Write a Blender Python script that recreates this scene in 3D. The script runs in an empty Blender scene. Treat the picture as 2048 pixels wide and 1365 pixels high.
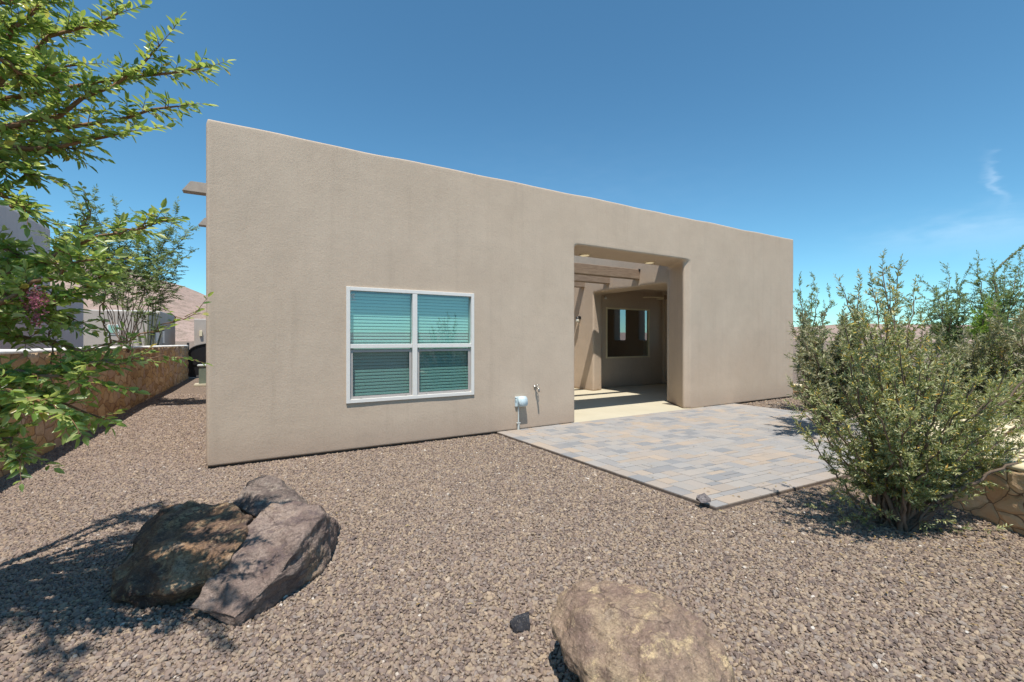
import bpy, bmesh, math, random
import numpy as np
from mathutils import Vector, Matrix, noise
random.seed(7); RNG = np.random.default_rng(7)
SC = bpy.context.scene; COL = SC.collection

# ------------------------------------------------------------------ camera
F = 890.0; VPX = 2542.0; CX = 1024.0; HY = 678.0; CZ = 1.5
AL = math.atan2(VPX - CX, F); SA, CA = math.sin(AL), math.cos(AL); DIST = 12.2 * CA
cam = bpy.data.cameras.new('camera'); cam_o = bpy.data.objects.new('camera', cam); COL.objects.link(cam_o)
cam_o.location = (0, -DIST, CZ)
cam_o.rotation_euler = (math.pi / 2, 0, -(math.pi / 2 - AL))
cam.sensor_width = 36; cam.lens = 36 * F / 2048; cam.shift_y = -(682.5 - HY) / 2048
cam.clip_start = 0.05; cam.clip_end = 6000
SC.camera = cam_o

# ------------------------------------------------------------------ light, sky, exposure
LD = Vector((0.20, 0.345, -1.0)).normalized()            # the way sunlight travels
sun = bpy.data.lights.new('sun', 'SUN'); sun.energy = 4.0; sun.angle = math.radians(0.53); sun.color = (1.0, 0.935, 0.85)
sun_o = bpy.data.objects.new('sun', sun); COL.objects.link(sun_o); sun_o.rotation_euler = LD.to_track_quat('-Z', 'Y').to_euler()
W = bpy.data.worlds.new('World'); SC.world = W; W.use_nodes = True
wn = W.node_tree; wn.nodes.clear()
sky = wn.nodes.new('ShaderNodeTexSky'); sky.sky_type = 'NISHITA'; sky.sun_disc = False
sky.sun_elevation = math.asin(-LD.z); sky.sun_rotation = math.atan2(-LD.x, -LD.y)
sky.altitude = 1200; sky.air_density = 1.0; sky.dust_density = 0.15; sky.ozone_density = 2.2
bg = wn.nodes.new('ShaderNodeBackground'); bg.inputs[1].default_value = 0.115
wo = wn.nodes.new('ShaderNodeOutputWorld')
# thin wisps of cirrus low in the sky to the right
tc = wn.nodes.new('ShaderNodeTexCoord')
def w_math(op, a, b=None):
    n = wn.nodes.new('ShaderNodeMath'); n.operation = op
    for i, v in enumerate((a, b)):
        if v is None: continue
        if isinstance(v, (int, float)): n.inputs[i].default_value = v
        else: wn.links.new(v, n.inputs[i])
    return n.outputs[0]
def wisp(direction, axis, long_k, short_k, amount):
    d = Vector(direction).normalized(); a = Vector(axis); a = (a - a.dot(d) * d).normalized(); b = d.cross(a)
    outs = []
    for vec in (a, b, d):
        dp = wn.nodes.new('ShaderNodeVectorMath'); dp.operation = 'DOT_PRODUCT'
        wn.links.new(tc.outputs['Generated'], dp.inputs[0]); dp.inputs[1].default_value = vec
        outs.append(dp.outputs['Value'])
    nz = wn.nodes.new('ShaderNodeTexNoise'); nz.inputs['Scale'].default_value = 22; nz.inputs['Detail'].default_value = 5
    mp = wn.nodes.new('ShaderNodeMapping'); wn.links.new(tc.outputs['Generated'], mp.inputs[0]); mp.inputs['Scale'].default_value = (1, 1, 3)
    wn.links.new(mp.outputs[0], nz.inputs['Vector'])
    wob = w_math('MULTIPLY', w_math('SUBTRACT', nz.outputs[0], 0.5), 0.05)
    x = w_math('MULTIPLY', w_math('ADD', outs[0], wob), long_k); y = w_math('MULTIPLY', w_math('ADD', outs[1], wob), short_k)
    r2 = w_math('ADD', w_math('MULTIPLY', x, x), w_math('MULTIPLY', y, y))
    g = w_math('POWER', 2.718, w_math('MULTIPLY', r2, -1.0))
    g = w_math('MULTIPLY', g, w_math('GREATER_THAN', outs[2], 0.5))
    return w_math('MULTIPLY', w_math('MULTIPLY', g, nz.outputs[0]), amount)
def ray(u, v):
    a = (u - CX) / F
    return (CA + a * SA, SA - a * CA, -(v - HY) / F)
m1 = wisp(ray(1990, 365), Vector(ray(1995, 390)) - Vector(ray(1976, 340)), 36, 170, 0.30)
m2 = wisp(ray(1985, 462), Vector(ray(2048, 452)) - Vector(ray(1900, 470)), 8, 36, 0.2)
m3 = wisp(ray(1180, 420), Vector(ray(1500, 430)) - Vector(ray(900, 400)), 3, 9, 0.03)
mixc = wn.nodes.new('ShaderNodeMixRGB'); mixc.inputs[2].default_value = (7.5, 8.2, 9.0, 1)
wn.links.new(w_math('ADD', w_math('ADD', m1, m2), m3), mixc.inputs[0]); tint = wn.nodes.new('ShaderNodeMixRGB'); tint.blend_type = 'MULTIPLY'; tint.inputs[0].default_value = 1; tint.inputs[2].default_value = (0.56, 0.925, 0.95, 1)
wn.links.new(sky.outputs[0], tint.inputs[1]); wn.links.new(tint.outputs[0], mixc.inputs[1])
wn.links.new(mixc.outputs[0], bg.inputs[0]); wn.links.new(bg.outputs[0], wo.inputs[0])
SC.view_settings.view_transform = 'Standard'; SC.view_settings.look = 'None'; SC.view_settings.exposure = 0.56; SC.view_settings.gamma = 1
SC.cycles.max_bounces = 8; SC.cycles.transparent_max_bounces = 12; SC.cycles.caustics_reflective = False; SC.cycles.caustics_refractive = False

# ------------------------------------------------------------------ helpers
def at(u, v, b):                       # a point at depth b metres in front of the lens
    a = b * (u - CX) / F
    return Vector((b * CA + a * SA, b * SA - a * CA - DIST, CZ - (v - HY) * b / F))
def on(u, v, z=0.0):                   # the point at height z seen at u, v
    return at(u, v, F * (CZ - z) / (v - HY))
def empty(name, loc=(0, 0, 0), label=None, cat=None, group=None):
    o = bpy.data.objects.new(name, None); COL.objects.link(o); o.location = loc; o.empty_display_size = 0.2
    return tag(o, label, cat, group)
def tag(o, label=None, cat=None, group=None, kind=None):
    if label: o['label'] = label
    if cat: o['category'] = cat
    if group: o['group'] = group
    if kind: o['kind'] = kind
    return o
def link(name, me, mat, parent=None):
    o = bpy.data.objects.new(name, me); COL.objects.link(o)
    if mat: me.materials.append(mat)
    if parent:
        o.parent = parent; o.matrix_parent_inverse = Matrix.Identity(4)
        # children are modelled in world space: undo the parent's offset (rotation-free parents only)
        p = parent; off = Vector((0, 0, 0))
        while p: off += Vector(p.location); p = p.parent
        o.location = -off
    return o
def from_bm(name, bm, mat, parent=None, smooth=False):
    me = bpy.data.meshes.new(name); bm.normal_update(); bm.to_mesh(me); bm.free()
    if smooth:
        me.polygons.foreach_set('use_smooth', [True] * len(me.polygons))
    return link(name, me, mat, parent)
def box(bm, x0, x1, y0, y1, z0, z1, bev=0.0, seg=2):
    vs = [bm.verts.new(p) for p in ((x0, y0, z0), (x1, y0, z0), (x1, y1, z0), (x0, y1, z0), (x0, y0, z1), (x1, y0, z1), (x1, y1, z1), (x0, y1, z1))]
    fs = [bm.faces.new([vs[i] for i in f]) for f in ((3, 2, 1, 0), (4, 5, 6, 7), (0, 1, 5, 4), (1, 2, 6, 5), (2, 3, 7, 6), (3, 0, 4, 7))]
    if bev > 0:
        es = list({e for f in fs for e in f.edges})
        bmesh.ops.bevel(bm, geom=es, offset=bev, segments=seg, profile=0.5, affect='EDGES')
def prism(bm, pts, z0, z1):
    lo = [bm.verts.new((x, y, z0)) for x, y in pts]; hi = [bm.verts.new((x, y, z1)) for x, y in pts]
    n = len(pts); bm.faces.new(lo[::-1]); bm.faces.new(hi)
    for i in range(n): bm.faces.new((lo[i], lo[(i + 1) % n], hi[(i + 1) % n], hi[i]))
    bmesh.ops.recalc_face_normals(bm, faces=bm.faces[:])
def tube(bm, pts, radii, sides=6, cap=True):
    pts = [Vector(p) for p in pts]; rings = []
    t0 = (pts[1] - pts[0]).normalized(); up = Vector((0, 0, 1)) if abs(t0.z) < 0.9 else Vector((1, 0, 0))
    nrm = t0.cross(up).normalized()
    for i, p in enumerate(pts):
        t = ((pts[min(i + 1, len(pts) - 1)] - pts[max(i - 1, 0)])).normalized()
        nrm = (nrm - nrm.dot(t) * t).normalized(); bi = t.cross(nrm)
        r = radii[i] if hasattr(radii, '__len__') else radii
        rings.append([bm.verts.new(p + r * (math.cos(2 * math.pi * k / sides) * nrm + math.sin(2 * math.pi * k / sides) * bi)) for k in range(sides)])
    for a, b in zip(rings, rings[1:]):
        for k in range(sides): bm.faces.new((a[k], a[(k + 1) % sides], b[(k + 1) % sides], b[k]))
    if cap: bm.faces.new(rings[0][::-1]); bm.faces.new(rings[-1])

# ------------------------------------------------------------------ materials
class NT:
    def __init__(s, name):
        s.m = bpy.data.materials.new(name); s.m.use_nodes = True; s.t = s.m.node_tree; s.t.nodes.clear()
        s.out = s.t.nodes.new('ShaderNodeOutputMaterial')
    def n(s, typ, **kw):
        x = s.t.nodes.new(typ)
        for k, v in kw.items():
            if k in x.inputs: s.set(x.inputs[k], v)
            else: setattr(x, k, v)
        return x
    def set(s, inp, v):
        if isinstance(v, bpy.types.NodeSocket): s.t.links.new(v, inp)
        else:
            if hasattr(inp.default_value, '__len__') and hasattr(v, '__len__') and len(v) == 3 and len(inp.default_value) == 4: v = (*v, 1)
            inp.default_value = v
    def coord(s, kind='Object', scale=(1, 1, 1)):
        c = s.n('ShaderNodeTexCoord'); m = s.n('ShaderNodeMapping'); s.t.links.new(c.outputs[kind], m.inputs[0]); m.inputs['Scale'].default_value = scale
        return m.outputs[0]
    def noise(s, vec, scale, detail=4, rough=0.55):
        x = s.n('ShaderNodeTexNoise', Scale=scale, Detail=detail, Roughness=rough); s.t.links.new(vec, x.inputs['Vector']); return x.outputs['Fac']
    def vor(s, vec, scale, feature='F1'):
        x = s.n('ShaderNodeTexVoronoi', feature=feature, Scale=scale); s.t.links.new(vec, x.inputs['Vector']); return x
    def ramp(s, fac, stops, interp='LINEAR'):
        x = s.n('ShaderNodeValToRGB'); s.t.links.new(fac, x.inputs[0]); cr = x.color_ramp; cr.interpolation = interp
        while len(cr.elements) < len(stops): cr.elements.new(0.5)
        for e, (p, c) in zip(cr.elements, stops): e.position = p; e.color = (*c, 1) if len(c) == 3 else c
        return x.outputs[0]
    def mix(s, fac, a, b, mode='MIX'):
        x = s.n('ShaderNodeMixRGB', blend_type=mode); s.set(x.inputs[0], fac); s.set(x.inputs[1], a); s.set(x.inputs[2], b); return x.outputs[0]
    def math(s, op, a, b=0.0):
        x = s.n('ShaderNodeMath', operation=op); s.set(x.inputs[0], a); s.set(x.inputs[1], b); return x.outputs[0]
    def bump(s, h, strength, dist, nrm=None):
        x = s.n('ShaderNodeBump', Strength=strength, Distance=dist); s.t.links.new(h, x.inputs['Height'])
        if nrm: s.t.links.new(nrm, x.inputs['Normal'])
        return x.outputs[0]
    def bsdf(s, color, rough=0.8, normal=None, spec=0.3, metallic=0.0):
        x = s.n('ShaderNodeBsdfPrincipled'); s.set(x.inputs['Base Color'], color); s.set(x.inputs['Roughness'], rough)
        x.inputs['Specular IOR Level'].default_value = spec; x.inputs['Metallic'].default_value = metallic
        if normal: s.t.links.new(normal, x.inputs['Normal'])
        return x.outputs[0]
    def done(s, sh): s.t.links.new(sh, s.out.inputs['Surface']); return s.m

def stucco(name, c1, c2, bump=0.5, seed=0.0):
    k = NT(name); v = k.coord()
    big = k.noise(v, 0.9, 5, 0.6); mid = k.noise(v, 5.0, 4, 0.6); fine = k.noise(v, 140, 3, 0.7); grit = k.noise(v, 45, 3, 0.65)
    a = k.mix(k.ramp(big, [(0.3, (0, 0, 0)), (0.7, (1, 1, 1))]), c1, c2)
    b = k.mix(k.math('MULTIPLY', k.ramp(mid, [(0.35, (0, 0, 0)), (0.75, (1, 1, 1))]), 0.16), a, tuple(x * 0.72 for x in c1))
    c = k.mix(k.math('MULTIPLY', k.ramp(grit, [(0.5, (0, 0, 0)), (0.8, (1, 1, 1))]), 0.35), b, tuple(x * 0.6 for x in c1))
    sepz = k.n('ShaderNodeSeparateXYZ'); k.t.links.new(v, sepz.inputs[0]); zz = sepz.outputs[2]
    sv = k.coord(scale=(7, 7, 0.35)); st = k.noise(sv, 1.0, 5, 0.7)
    drip = k.math('MULTIPLY', k.ramp(st, [(0.52, (0, 0, 0)), (0.68, (1, 1, 1))]), 0.13)
    c = k.mix(drip, c, tuple(x * 0.55 for x in c1))
    low = k.math('SUBTRACT', 1.0, k.math('MULTIPLY', k.math('SUBTRACT', zz, k.math('MULTIPLY', grit, 0.25)), 3.2))
    lowc = k.n('ShaderNodeClamp'); k.t.links.new(low, lowc.inputs[0])
    c = k.mix(k.math('MULTIPLY', lowc.outputs[0], 0.45), c, (0.36, 0.27, 0.21))
    nb = k.bump(big, 0.2, 0.05); nb = k.bump(mid, 0.2, 0.015, nb); nb = k.bump(grit, bump, 0.004, nb); nb = k.bump(fine, bump, 0.0025, nb)
    return k.done(k.bsdf(c, 0.93, nb, 0.15))
def plain(name, color, rough=0.6, spec=0.4, metallic=0.0, var=0.12, scale=8, bump=0.0):
    k = NT(name); v = k.coord(); n = k.noise(v, scale, 5, 0.6)
    c = k.mix(k.ramp(n, [(0.3, (0, 0, 0)), (0.7, (1, 1, 1))]), tuple(x * (1 - var) for x in color), tuple(min(1, x * (1 + var)) for x in color))
    nb = k.bump(n, bump, 0.01) if bump else None
    return k.done(k.bsdf(c, rough, nb, spec, metallic))

M = {}
M['stucco'] = stucco('stucco', (0.52, 0.415, 0.318), (0.57, 0.463, 0.36))
M['stucco_neighbour'] = stucco('stucco_neighbour', (0.56, 0.47, 0.46), (0.62, 0.52, 0.50))
M['stucco_far'] = stucco('stucco_far', (0.44, 0.38, 0.33), (0.50, 0.43, 0.37))
M['vinyl'] = plain('white_vinyl', (0.74, 0.72, 0.68), 0.35, 0.5, var=0.03)
M['screen_frame'] = plain('screen_frame', (0.42, 0.39, 0.37), 0.5, 0.4, var=0.05)
M['dark'] = plain('dark_interior', (0.02, 0.02, 0.02), 0.9, 0.1)
M['blind'] = plain('blind_slat', (0.80, 0.80, 0.78), 0.5, 0.3, var=0.02)
M['box_plastic'] = plain('pale_plastic', (0.55, 0.66, 0.70), 0.4, 0.5, var=0.05)
M['conduit'] = plain('conduit', (0.52, 0.55, 0.53), 0.5, 0.4, var=0.06)
M['chrome'] = plain('tarnished_metal', (0.42, 0.40, 0.36), 0.35, 0.5, 0.8, var=0.3, scale=60)
M['black_metal'] = plain('black_metal', (0.012, 0.012, 0.014), 0.5, 0.4)
M['cream'] = plain('cream_trim', (0.72, 0.62, 0.42), 0.6, 0.3, var=0.05)
M['foundation'] = plain('foundation', (0.08, 0.07, 0.06), 0.9, 0.1)
M['white_glass'] = plain('frosted_glass', (0.85, 0.82, 0.72), 0.3, 0.5, var=0.03)
_k = NT('lit_lens'); _e = _k.n('ShaderNodeEmission', Color=(1.0, 0.80, 0.48), Strength=0.42); M['lit_lens'] = _k.done(_e.outputs[0])
M['fan_blade'] = plain('fan_blade', (0.22, 0.16, 0.11), 0.5, 0.3)
M['pedestal'] = plain('green_plastic', (0.16, 0.19, 0.15), 0.6, 0.3)
M['roofing'] = plain('roofing', (0.4, 0.38, 0.35), 0.9, 0.1)

def wood(name, c1, c2):
    k = NT(name); v = k.coord(scale=(1.2, 14, 14)); n = k.noise(v, 3.0, 6, 0.65); g = k.noise(k.coord(scale=(2, 40, 40)), 4, 4, 0.6)
    c = k.mix(k.ramp(n, [(0.3, (0, 0, 0)), (0.7, (1, 1, 1))]), c1, c2)
    c = k.mix(k.math('MULTIPLY', k.ramp(g, [(0.55, (0, 0, 0)), (0.7, (1, 1, 1))]), 0.5), c, tuple(x * 0.5 for x in c1))
    return k.done(k.bsdf(c, 0.75, k.bump(g, 0.4, 0.004), 0.2))
M['wood'] = wood('beam_wood', (0.20, 0.145, 0.105), (0.33, 0.26, 0.20))
M['canale'] = plain('canale_paint', (0.42, 0.36, 0.30), 0.7, 0.2)

def glass(name, tint, refl):
    k = NT(name)
    tr = k.n('ShaderNodeBsdfTransparent', Color=tint); gl = k.n('ShaderNodeBsdfGlossy', Roughness=0.015, Color=(0.9, 0.95, 1.0))
    ge = k.n('ShaderNodeNewGeometry'); dp = k.n('ShaderNodeVectorMath', operation='DOT_PRODUCT'); k.t.links.new(ge.outputs['Incoming'], dp.inputs[0]); k.t.links.new(ge.outputs['Normal'], dp.inputs[1])
    cs = k.math('SUBTRACT', 1.0, k.math('ABSOLUTE', dp.outputs['Value'])); sch = k.math('ADD', refl, k.math('MULTIPLY', k.math('POWER', cs, 5.0), 1.0 - refl))
    ms = k.n('ShaderNodeMixShader'); k.t.links.new(sch, ms.inputs[0]); k.t.links.new(tr.outputs[0], ms.inputs[1]); k.t.links.new(gl.outputs[0], ms.inputs[2])
    return k.done(ms.outputs[0])
M['glass'] = glass('green_glass', (0.56, 0.83, 0.79), 0.16)
M['glass_dark'] = glass('dark_glass', (0.3, 0.45, 0.40), 0.36)
def mesh_screen():
    k = NT('insect_screen'); tr = k.n('ShaderNodeBsdfTransparent', Color=(1, 1, 1)); d = k.n('ShaderNodeBsdfDiffuse', Color=(0.035, 0.05, 0.05))
    ms = k.n('ShaderNodeMixShader'); ms.inputs[0].default_value = 0.26; k.t.links.new(tr.outputs[0], ms.inputs[1]); k.t.links.new(d.outputs[0], ms.inputs[2])
    return k.done(ms.outputs[0])
M['screen'] = mesh_screen()

GRAVEL = [(0.0, (0.10, 0.078, 0.07)), (0.2, (0.185, 0.138, 0.112)), (0.42, (0.24, 0.178, 0.134)), (0.6, (0.295, 0.225, 0.155)), (0.78, (0.235, 0.20, 0.175)), (0.93, (0.34, 0.26, 0.17)), (0.99, (0.38, 0.29, 0.20)), (1.0, (0.60, 0.56, 0.50))]
def gravel_ground():
    k = NT('gravel_ground'); v = k.coord()
    vo = k.vor(v, 48); c = k.ramp(k.n('ShaderNodeSeparateColor', Color=vo.outputs['Color']).outputs[0], GRAVEL)
    big = k.noise(v, 0.5, 4, 0.6); c = k.mix(k.math('MULTIPLY', big, 0.3), c, (0.25, 0.185, 0.155))
    edge = k.vor(v, 48, 'DISTANCE_TO_EDGE').outputs['Distance']
    c = k.mix(k.ramp(edge, [(0.0, (1, 1, 1)), (0.10, (0, 0, 0))]), c, (0.10, 0.075, 0.06))
    n = k.bump(k.math('MINIMUM', edge, 0.35), 0.9, 0.02); n = k.bump(k.noise(v, 20, 3), 0.4, 0.02, n)
    return k.done(k.bsdf(c, 0.9, n, 0.2))
M['ground'] = gravel_ground()
def gravel_stone():
    k = NT('gravel_stone'); oi = k.n('ShaderNodeObjectInfo'); c = k.ramp(oi.outputs['Random'], GRAVEL)
    n = k.noise(k.coord(), 3.0, 4, 0.6)
    sx = k.n('ShaderNodeSeparateXYZ'); k.t.links.new(oi.outputs['Location'], sx.inputs[0]); pn = k.noise(oi.outputs['Location'], 0.8, 3)
    cl = k.n('ShaderNodeClamp'); k.t.links.new(k.math('ADD', k.math('MULTIPLY', k.math('SUBTRACT', 2.5, sx.outputs[0]), 0.12), k.math('MULTIPLY', pn, 0.5)), cl.inputs[0])
    c = k.mix(k.math('MULTIPLY', cl.outputs[0], 0.50), c, k.mix(0.5, c, (0.34, 0.255, 0.235)))
    c = k.mix(k.math('MULTIPLY', k.ramp(n, [(0.4, (0, 0, 0)), (0.7, (1, 1, 1))]), 0.25), c, (0.30, 0.245, 0.195))
    return k.done(k.bsdf(c, 0.85, None, 0.25))
M['stone'] = gravel_stone()
def concrete():
    k = NT('concrete'); v = k.coord(); n = k.noise(v, 1.4, 6, 0.6); f = k.noise(v, 60, 3)
    c = k.mix(n, (0.44, 0.40, 0.29), (0.60, 0.55, 0.42)); c = k.mix(k.math('MULTIPLY', f, 0.2), c, (0.3, 0.27, 0.2))
    return k.done(k.bsdf(c, 0.8, k.bump(f, 0.2, 0.002), 0.25))
M['concrete'] = concrete()
def paver():
    k = NT('paver'); v = k.coord(); a = k.n('ShaderNodeVertexColor', layer_name='Col'); f = k.noise(v, 70, 4, 0.7); n = k.noise(v, 2.2, 5, 0.6)
    c = k.mix(k.math('MULTIPLY', f, 0.35), a.outputs[0], (0.22, 0.19, 0.17)); c = k.mix(k.ramp(n, [(0.45, (0, 0, 0)), (0.8, (0.3, 0.3, 0.3))]), c, (0.46, 0.37, 0.29))
    return k.done(k.bsdf(c, 0.85, k.bump(f, 0.35, 0.002), 0.2))
M['paver'] = paver()
def stone_wall(name, scale, stones, mortar, zs=1.6, mw=0.045):
    k = NT(name); v0 = k.coord(scale=(1, 1, zs)); nz = k.n('ShaderNodeTexNoise', Scale=2.5, Detail=3.0); k.t.links.new(v0, nz.inputs['Vector'])
    vm = k.n('ShaderNodeVectorMath', operation='MULTIPLY_ADD'); k.t.links.new(nz.outputs['Color'], vm.inputs[0]); vm.inputs[1].default_value = (0.22, 0.22, 0.22); k.t.links.new(v0, vm.inputs[2])
    v = vm.outputs[0]
    vo = k.vor(v, scale); c = k.ramp(k.n('ShaderNodeSeparateColor', Color=vo.outputs['Color']).outputs[0], stones)
    e = k.vor(v, scale, 'DISTANCE_TO_EDGE').outputs['Distance']; f = k.noise(v0, 14, 6, 0.7)
    c = k.mix(k.ramp(f, [(0.35, (0.55, 0.55, 0.55)), (0.75, (0, 0, 0))]), c, stones[0][1])
    c = k.mix(k.ramp(e, [(0.0, (1, 1, 1)), (mw, (0, 0, 0))]), c, mortar)
    n = k.bump(k.math('MINIMUM', e, 0.16), 1.0, 0.10); n = k.bump(f, 0.6, 0.03, n)
    return k.done(k.bsdf(c, 0.9, n, 0.15))
M['stonewall'] = stone_wall('stone_wall_rock', 3.4, [(0.0, (0.40, 0.26, 0.15)), (0.3, (0.66, 0.44, 0.21)), (0.55, (0.76, 0.55, 0.30)), (0.8, (0.58, 0.44, 0.36)), (1.0, (0.82, 0.64, 0.41))], (0.24, 0.14, 0.09))
M['retaining'] = stone_wall('retaining_rock', 5.5, [(0.0, (0.62, 0.40, 0.23)), (0.4, (0.76, 0.54, 0.33)), (0.7, (0.82, 0.60, 0.38)), (1.0, (0.84, 0.67, 0.45))], (0.13, 0.075, 0.05), 1.3, 0.035)
M['cap'] = plain('mortar_cap', (0.78, 0.76, 0.72), 0.85, 0.2, var=0.12, scale=5, bump=0.4)
M['cream_cap'] = plain('cream_cap', (0.72, 0.62, 0.42), 0.85, 0.2, var=0.06, scale=3, bump=0.2)

def rock(name, cols, scale=2.0, patina=None, seed=0.0):
    k = NT(name); c0 = k.n('ShaderNodeTexCoord'); mp = k.n('ShaderNodeMapping'); k.t.links.new(c0.outputs['Object'], mp.inputs[0]); mp.inputs['Location'].default_value = (seed, seed * 0.7, seed * 1.3)
    v = mp.outputs[0]
    a = k.noise(v, scale, 8, 0.62); b = k.noise(v, scale * 3.1, 8, 0.68); f = k.noise(v, 38, 6, 0.75); st = k.n('ShaderNodeTexNoise', Scale=5.0, Detail=7.0, Roughness=0.7)
    mp2 = k.n('ShaderNodeMapping'); k.t.links.new(v, mp2.inputs[0]); mp2.inputs['Scale'].default_value = (1.0, 1.0, 5.0); mp2.inputs['Rotation'].default_value = (0.5, 0.3, 0.2); k.t.links.new(mp2.outputs[0], st.inputs['Vector'])
    c = k.ramp(a, [(0.34, cols[0]), (0.47, cols[1]), (0.56, cols[2]), (0.68, cols[3])])
    c = k.mix(k.ramp(b, [(0.52, (0, 0, 0)), (0.6, (0.75, 0.75, 0.75))]), c, cols[0])
    if patina:
        mp3 = k.n('ShaderNodeMapping'); k.t.links.new(v, mp3.inputs[0]); mp3.inputs['Scale'].default_value = (1.0, 2.6, 2.0); mp3.inputs['Rotation'].default_value = (0.2, 0.4, 0.9)
        pm = k.math('MULTIPLY', k.ramp(k.noise(mp3.outputs[0], scale * 1.2, 8, 0.75), [(0.52, (0, 0, 0)), (0.57, (1, 1, 1))]), k.ramp(k.noise(v, scale * 5, 7, 0.8), [(0.44, (0, 0, 0)), (0.54, (0.85, 0.85, 0.85))]))
        c = k.mix(pm, c, patina)
    nzc = k.n('ShaderNodeTexNoise', Scale=4.0, Detail=5.0); k.t.links.new(v, nzc.inputs['Vector'])
    vmc = k.n('ShaderNodeVectorMath', operation='MULTIPLY_ADD'); k.t.links.new(nzc.outputs['Color'], vmc.inputs[0]); vmc.inputs[1].default_value = (0.5, 0.5, 0.5); k.t.links.new(mp2.outputs[0], vmc.inputs[2])
    crk = k.ramp(k.vor(vmc.outputs[0], 1.25, 'DISTANCE_TO_EDGE').outputs['Distance'], [(0.0, (1, 1, 1)), (0.014, (0, 0, 0))])
    c = k.mix(k.math('MULTIPLY', crk, 0.6), c, tuple(x * 0.35 for x in cols[0]))
    c = k.mix(k.ramp(f, [(0.40, (0.6, 0.6, 0.6)), (0.52, (0, 0, 0))]), c, tuple(x * 0.45 for x in cols[1]))
    f2 = k.noise(v, 120, 3, 0.7); c = k.mix(k.ramp(f2, [(0.35, (0.5, 0.5, 0.5)), (0.5, (0, 0, 0))]), c, tuple(x * 0.5 for x in cols[1])); c = k.mix(k.ramp(f2, [(0.58, (0, 0, 0)), (0.7, (0.35, 0.35, 0.35))]), c, (0.6, 0.5, 0.4))
    n = k.bump(k.math('SUBTRACT', 1.0, crk), 0.5, 0.012); n = k.bump(st.outputs[0], 0.9, 0.06, n); n = k.bump(b, 0.7, 0.03, n); n = k.bump(f, 0.8, 0.012, n); n = k.bump(f2, 0.6, 0.004, n)
    return k.done(k.bsdf(c, 0.75, n, 0.35))
M['rock_brown'] = rock('rock_brown', [(0.08, 0.055, 0.05), (0.25, 0.155, 0.10), (0.38, 0.225, 0.12), (0.50, 0.39, 0.29)], 3.4, (0.50, 0.37, 0.22), 1.0)
M['rock_grey'] = rock('rock_grey', [(0.19, 0.13, 0.11), (0.32, 0.24, 0.20), (0.39, 0.30, 0.25), (0.44, 0.31, 0.20)], 2.6, (0.14, 0.10, 0.10), 4.0)
M['rock_pale'] = rock('rock_pale', [(0.12, 0.09, 0.08), (0.26, 0.20, 0.17), (0.36, 0.29, 0.24), (0.46, 0.39, 0.33)], 4.0, (0.5, 0.43, 0.35), 7.0)
M['rock_tan'] = rock('rock_tan', [(0.26, 0.175, 0.14), (0.40, 0.285, 0.20), (0.46, 0.34, 0.22), (0.41, 0.33, 0.30)], 3.2, (0.74, 0.56, 0.32), 11.0)
M['rock_black'] = rock('rock_black', [(0.03, 0.03, 0.035), (0.05, 0.05, 0.06), (0.07, 0.075, 0.085), (0.1, 0.1, 0.12)], 8, None, 3.0)
M['rock_dark'] = rock('rock_dark', [(0.12, 0.105, 0.11), (0.22, 0.195, 0.195), (0.28, 0.25, 0.25), (0.34, 0.31, 0.30)], 8, None, 3.0)

def bark(name, c1, c2):
    k = NT(name); v = k.coord(scale=(1, 1, 0.3)); n = k.noise(v, 40, 5, 0.7)
    return k.done(k.bsdf(k.mix(n, c1, c2), 0.9, k.bump(n, 0.6, 0.01), 0.1))
M['bark'] = bark('bark', (0.10, 0.07, 0.05), (0.28, 0.21, 0.16))
M['bark_red'] = bark('bark_red', (0.16, 0.08, 0.05), (0.32, 0.20, 0.12))
def leaf(name, stops, rough=0.45, trans=0.35, spec=0.4):
    k = NT(name); g = k.n('ShaderNodeNewGeometry'); c = k.ramp(g.outputs['Random Per Island'], stops)
    p = k.bsdf(c, rough, None, spec); t = k.n('ShaderNodeBsdfTranslucent'); k.t.links.new(k.mix(0.5, c, (0.55, 0.64, 0.10), 'MIX'), t.inputs[0])
    ms = k.n('ShaderNodeMixShader'); ms.inputs[0].default_value = trans; k.t.links.new(p, ms.inputs[1]); k.t.links.new(t.outputs[0], ms.inputs[2])
    return k.done(ms.outputs[0])
M['leaf_tree'] = leaf('leaf_broad', [(0.0, (0.05, 0.14, 0.035)), (0.25, (0.13, 0.26, 0.06)), (0.6, (0.30, 0.41, 0.10)), (0.95, (0.56, 0.62, 0.26)), (1.0, (0.52, 0.36, 0.08))], 0.32, 0.52, 0.7)
M['leaf_olive'] = leaf('leaf_narrow', [(0.0, (0.08, 0.12, 0.045)), (0.3, (0.21, 0.255, 0.105)), (0.6, (0.37, 0.39, 0.17)), (0.9, (0.58, 0.56, 0.32)), (0.955, (0.68, 0.50, 0.07)), (1.0, (0.60, 0.32, 0.05))], 0.38, 0.28, 0.6)
M['leaf_sage'] = leaf('leaf_sage', [(0.0, (0.14, 0.16, 0.09)), (0.5, (0.27, 0.27, 0.16)), (0.95, (0.40, 0.37, 0.24)), (1.0, (0.45, 0.30, 0.10))], 0.6, 0.2)
M['leaf_feather'] = leaf('leaf_feather', [(0.0, (0.09, 0.17, 0.07)), (0.5, (0.20, 0.29, 0.13)), (1.0, (0.32, 0.38, 0.17))], 0.5, 0.3)
M['leaf_bright'] = leaf('leaf_bright', [(0.0, (0.08, 0.20, 0.03)), (0.6, (0.16, 0.30, 0.04)), (1.0, (0.27, 0.38, 0.06))], 0.45, 0.4)
M['dry_leaf'] = leaf('dry_leaf', [(0.0, (0.16, 0.09, 0.04)), (0.5, (0.32, 0.22, 0.09)), (1.0, (0.45, 0.36, 0.16))], 0.6, 0.1)
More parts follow.
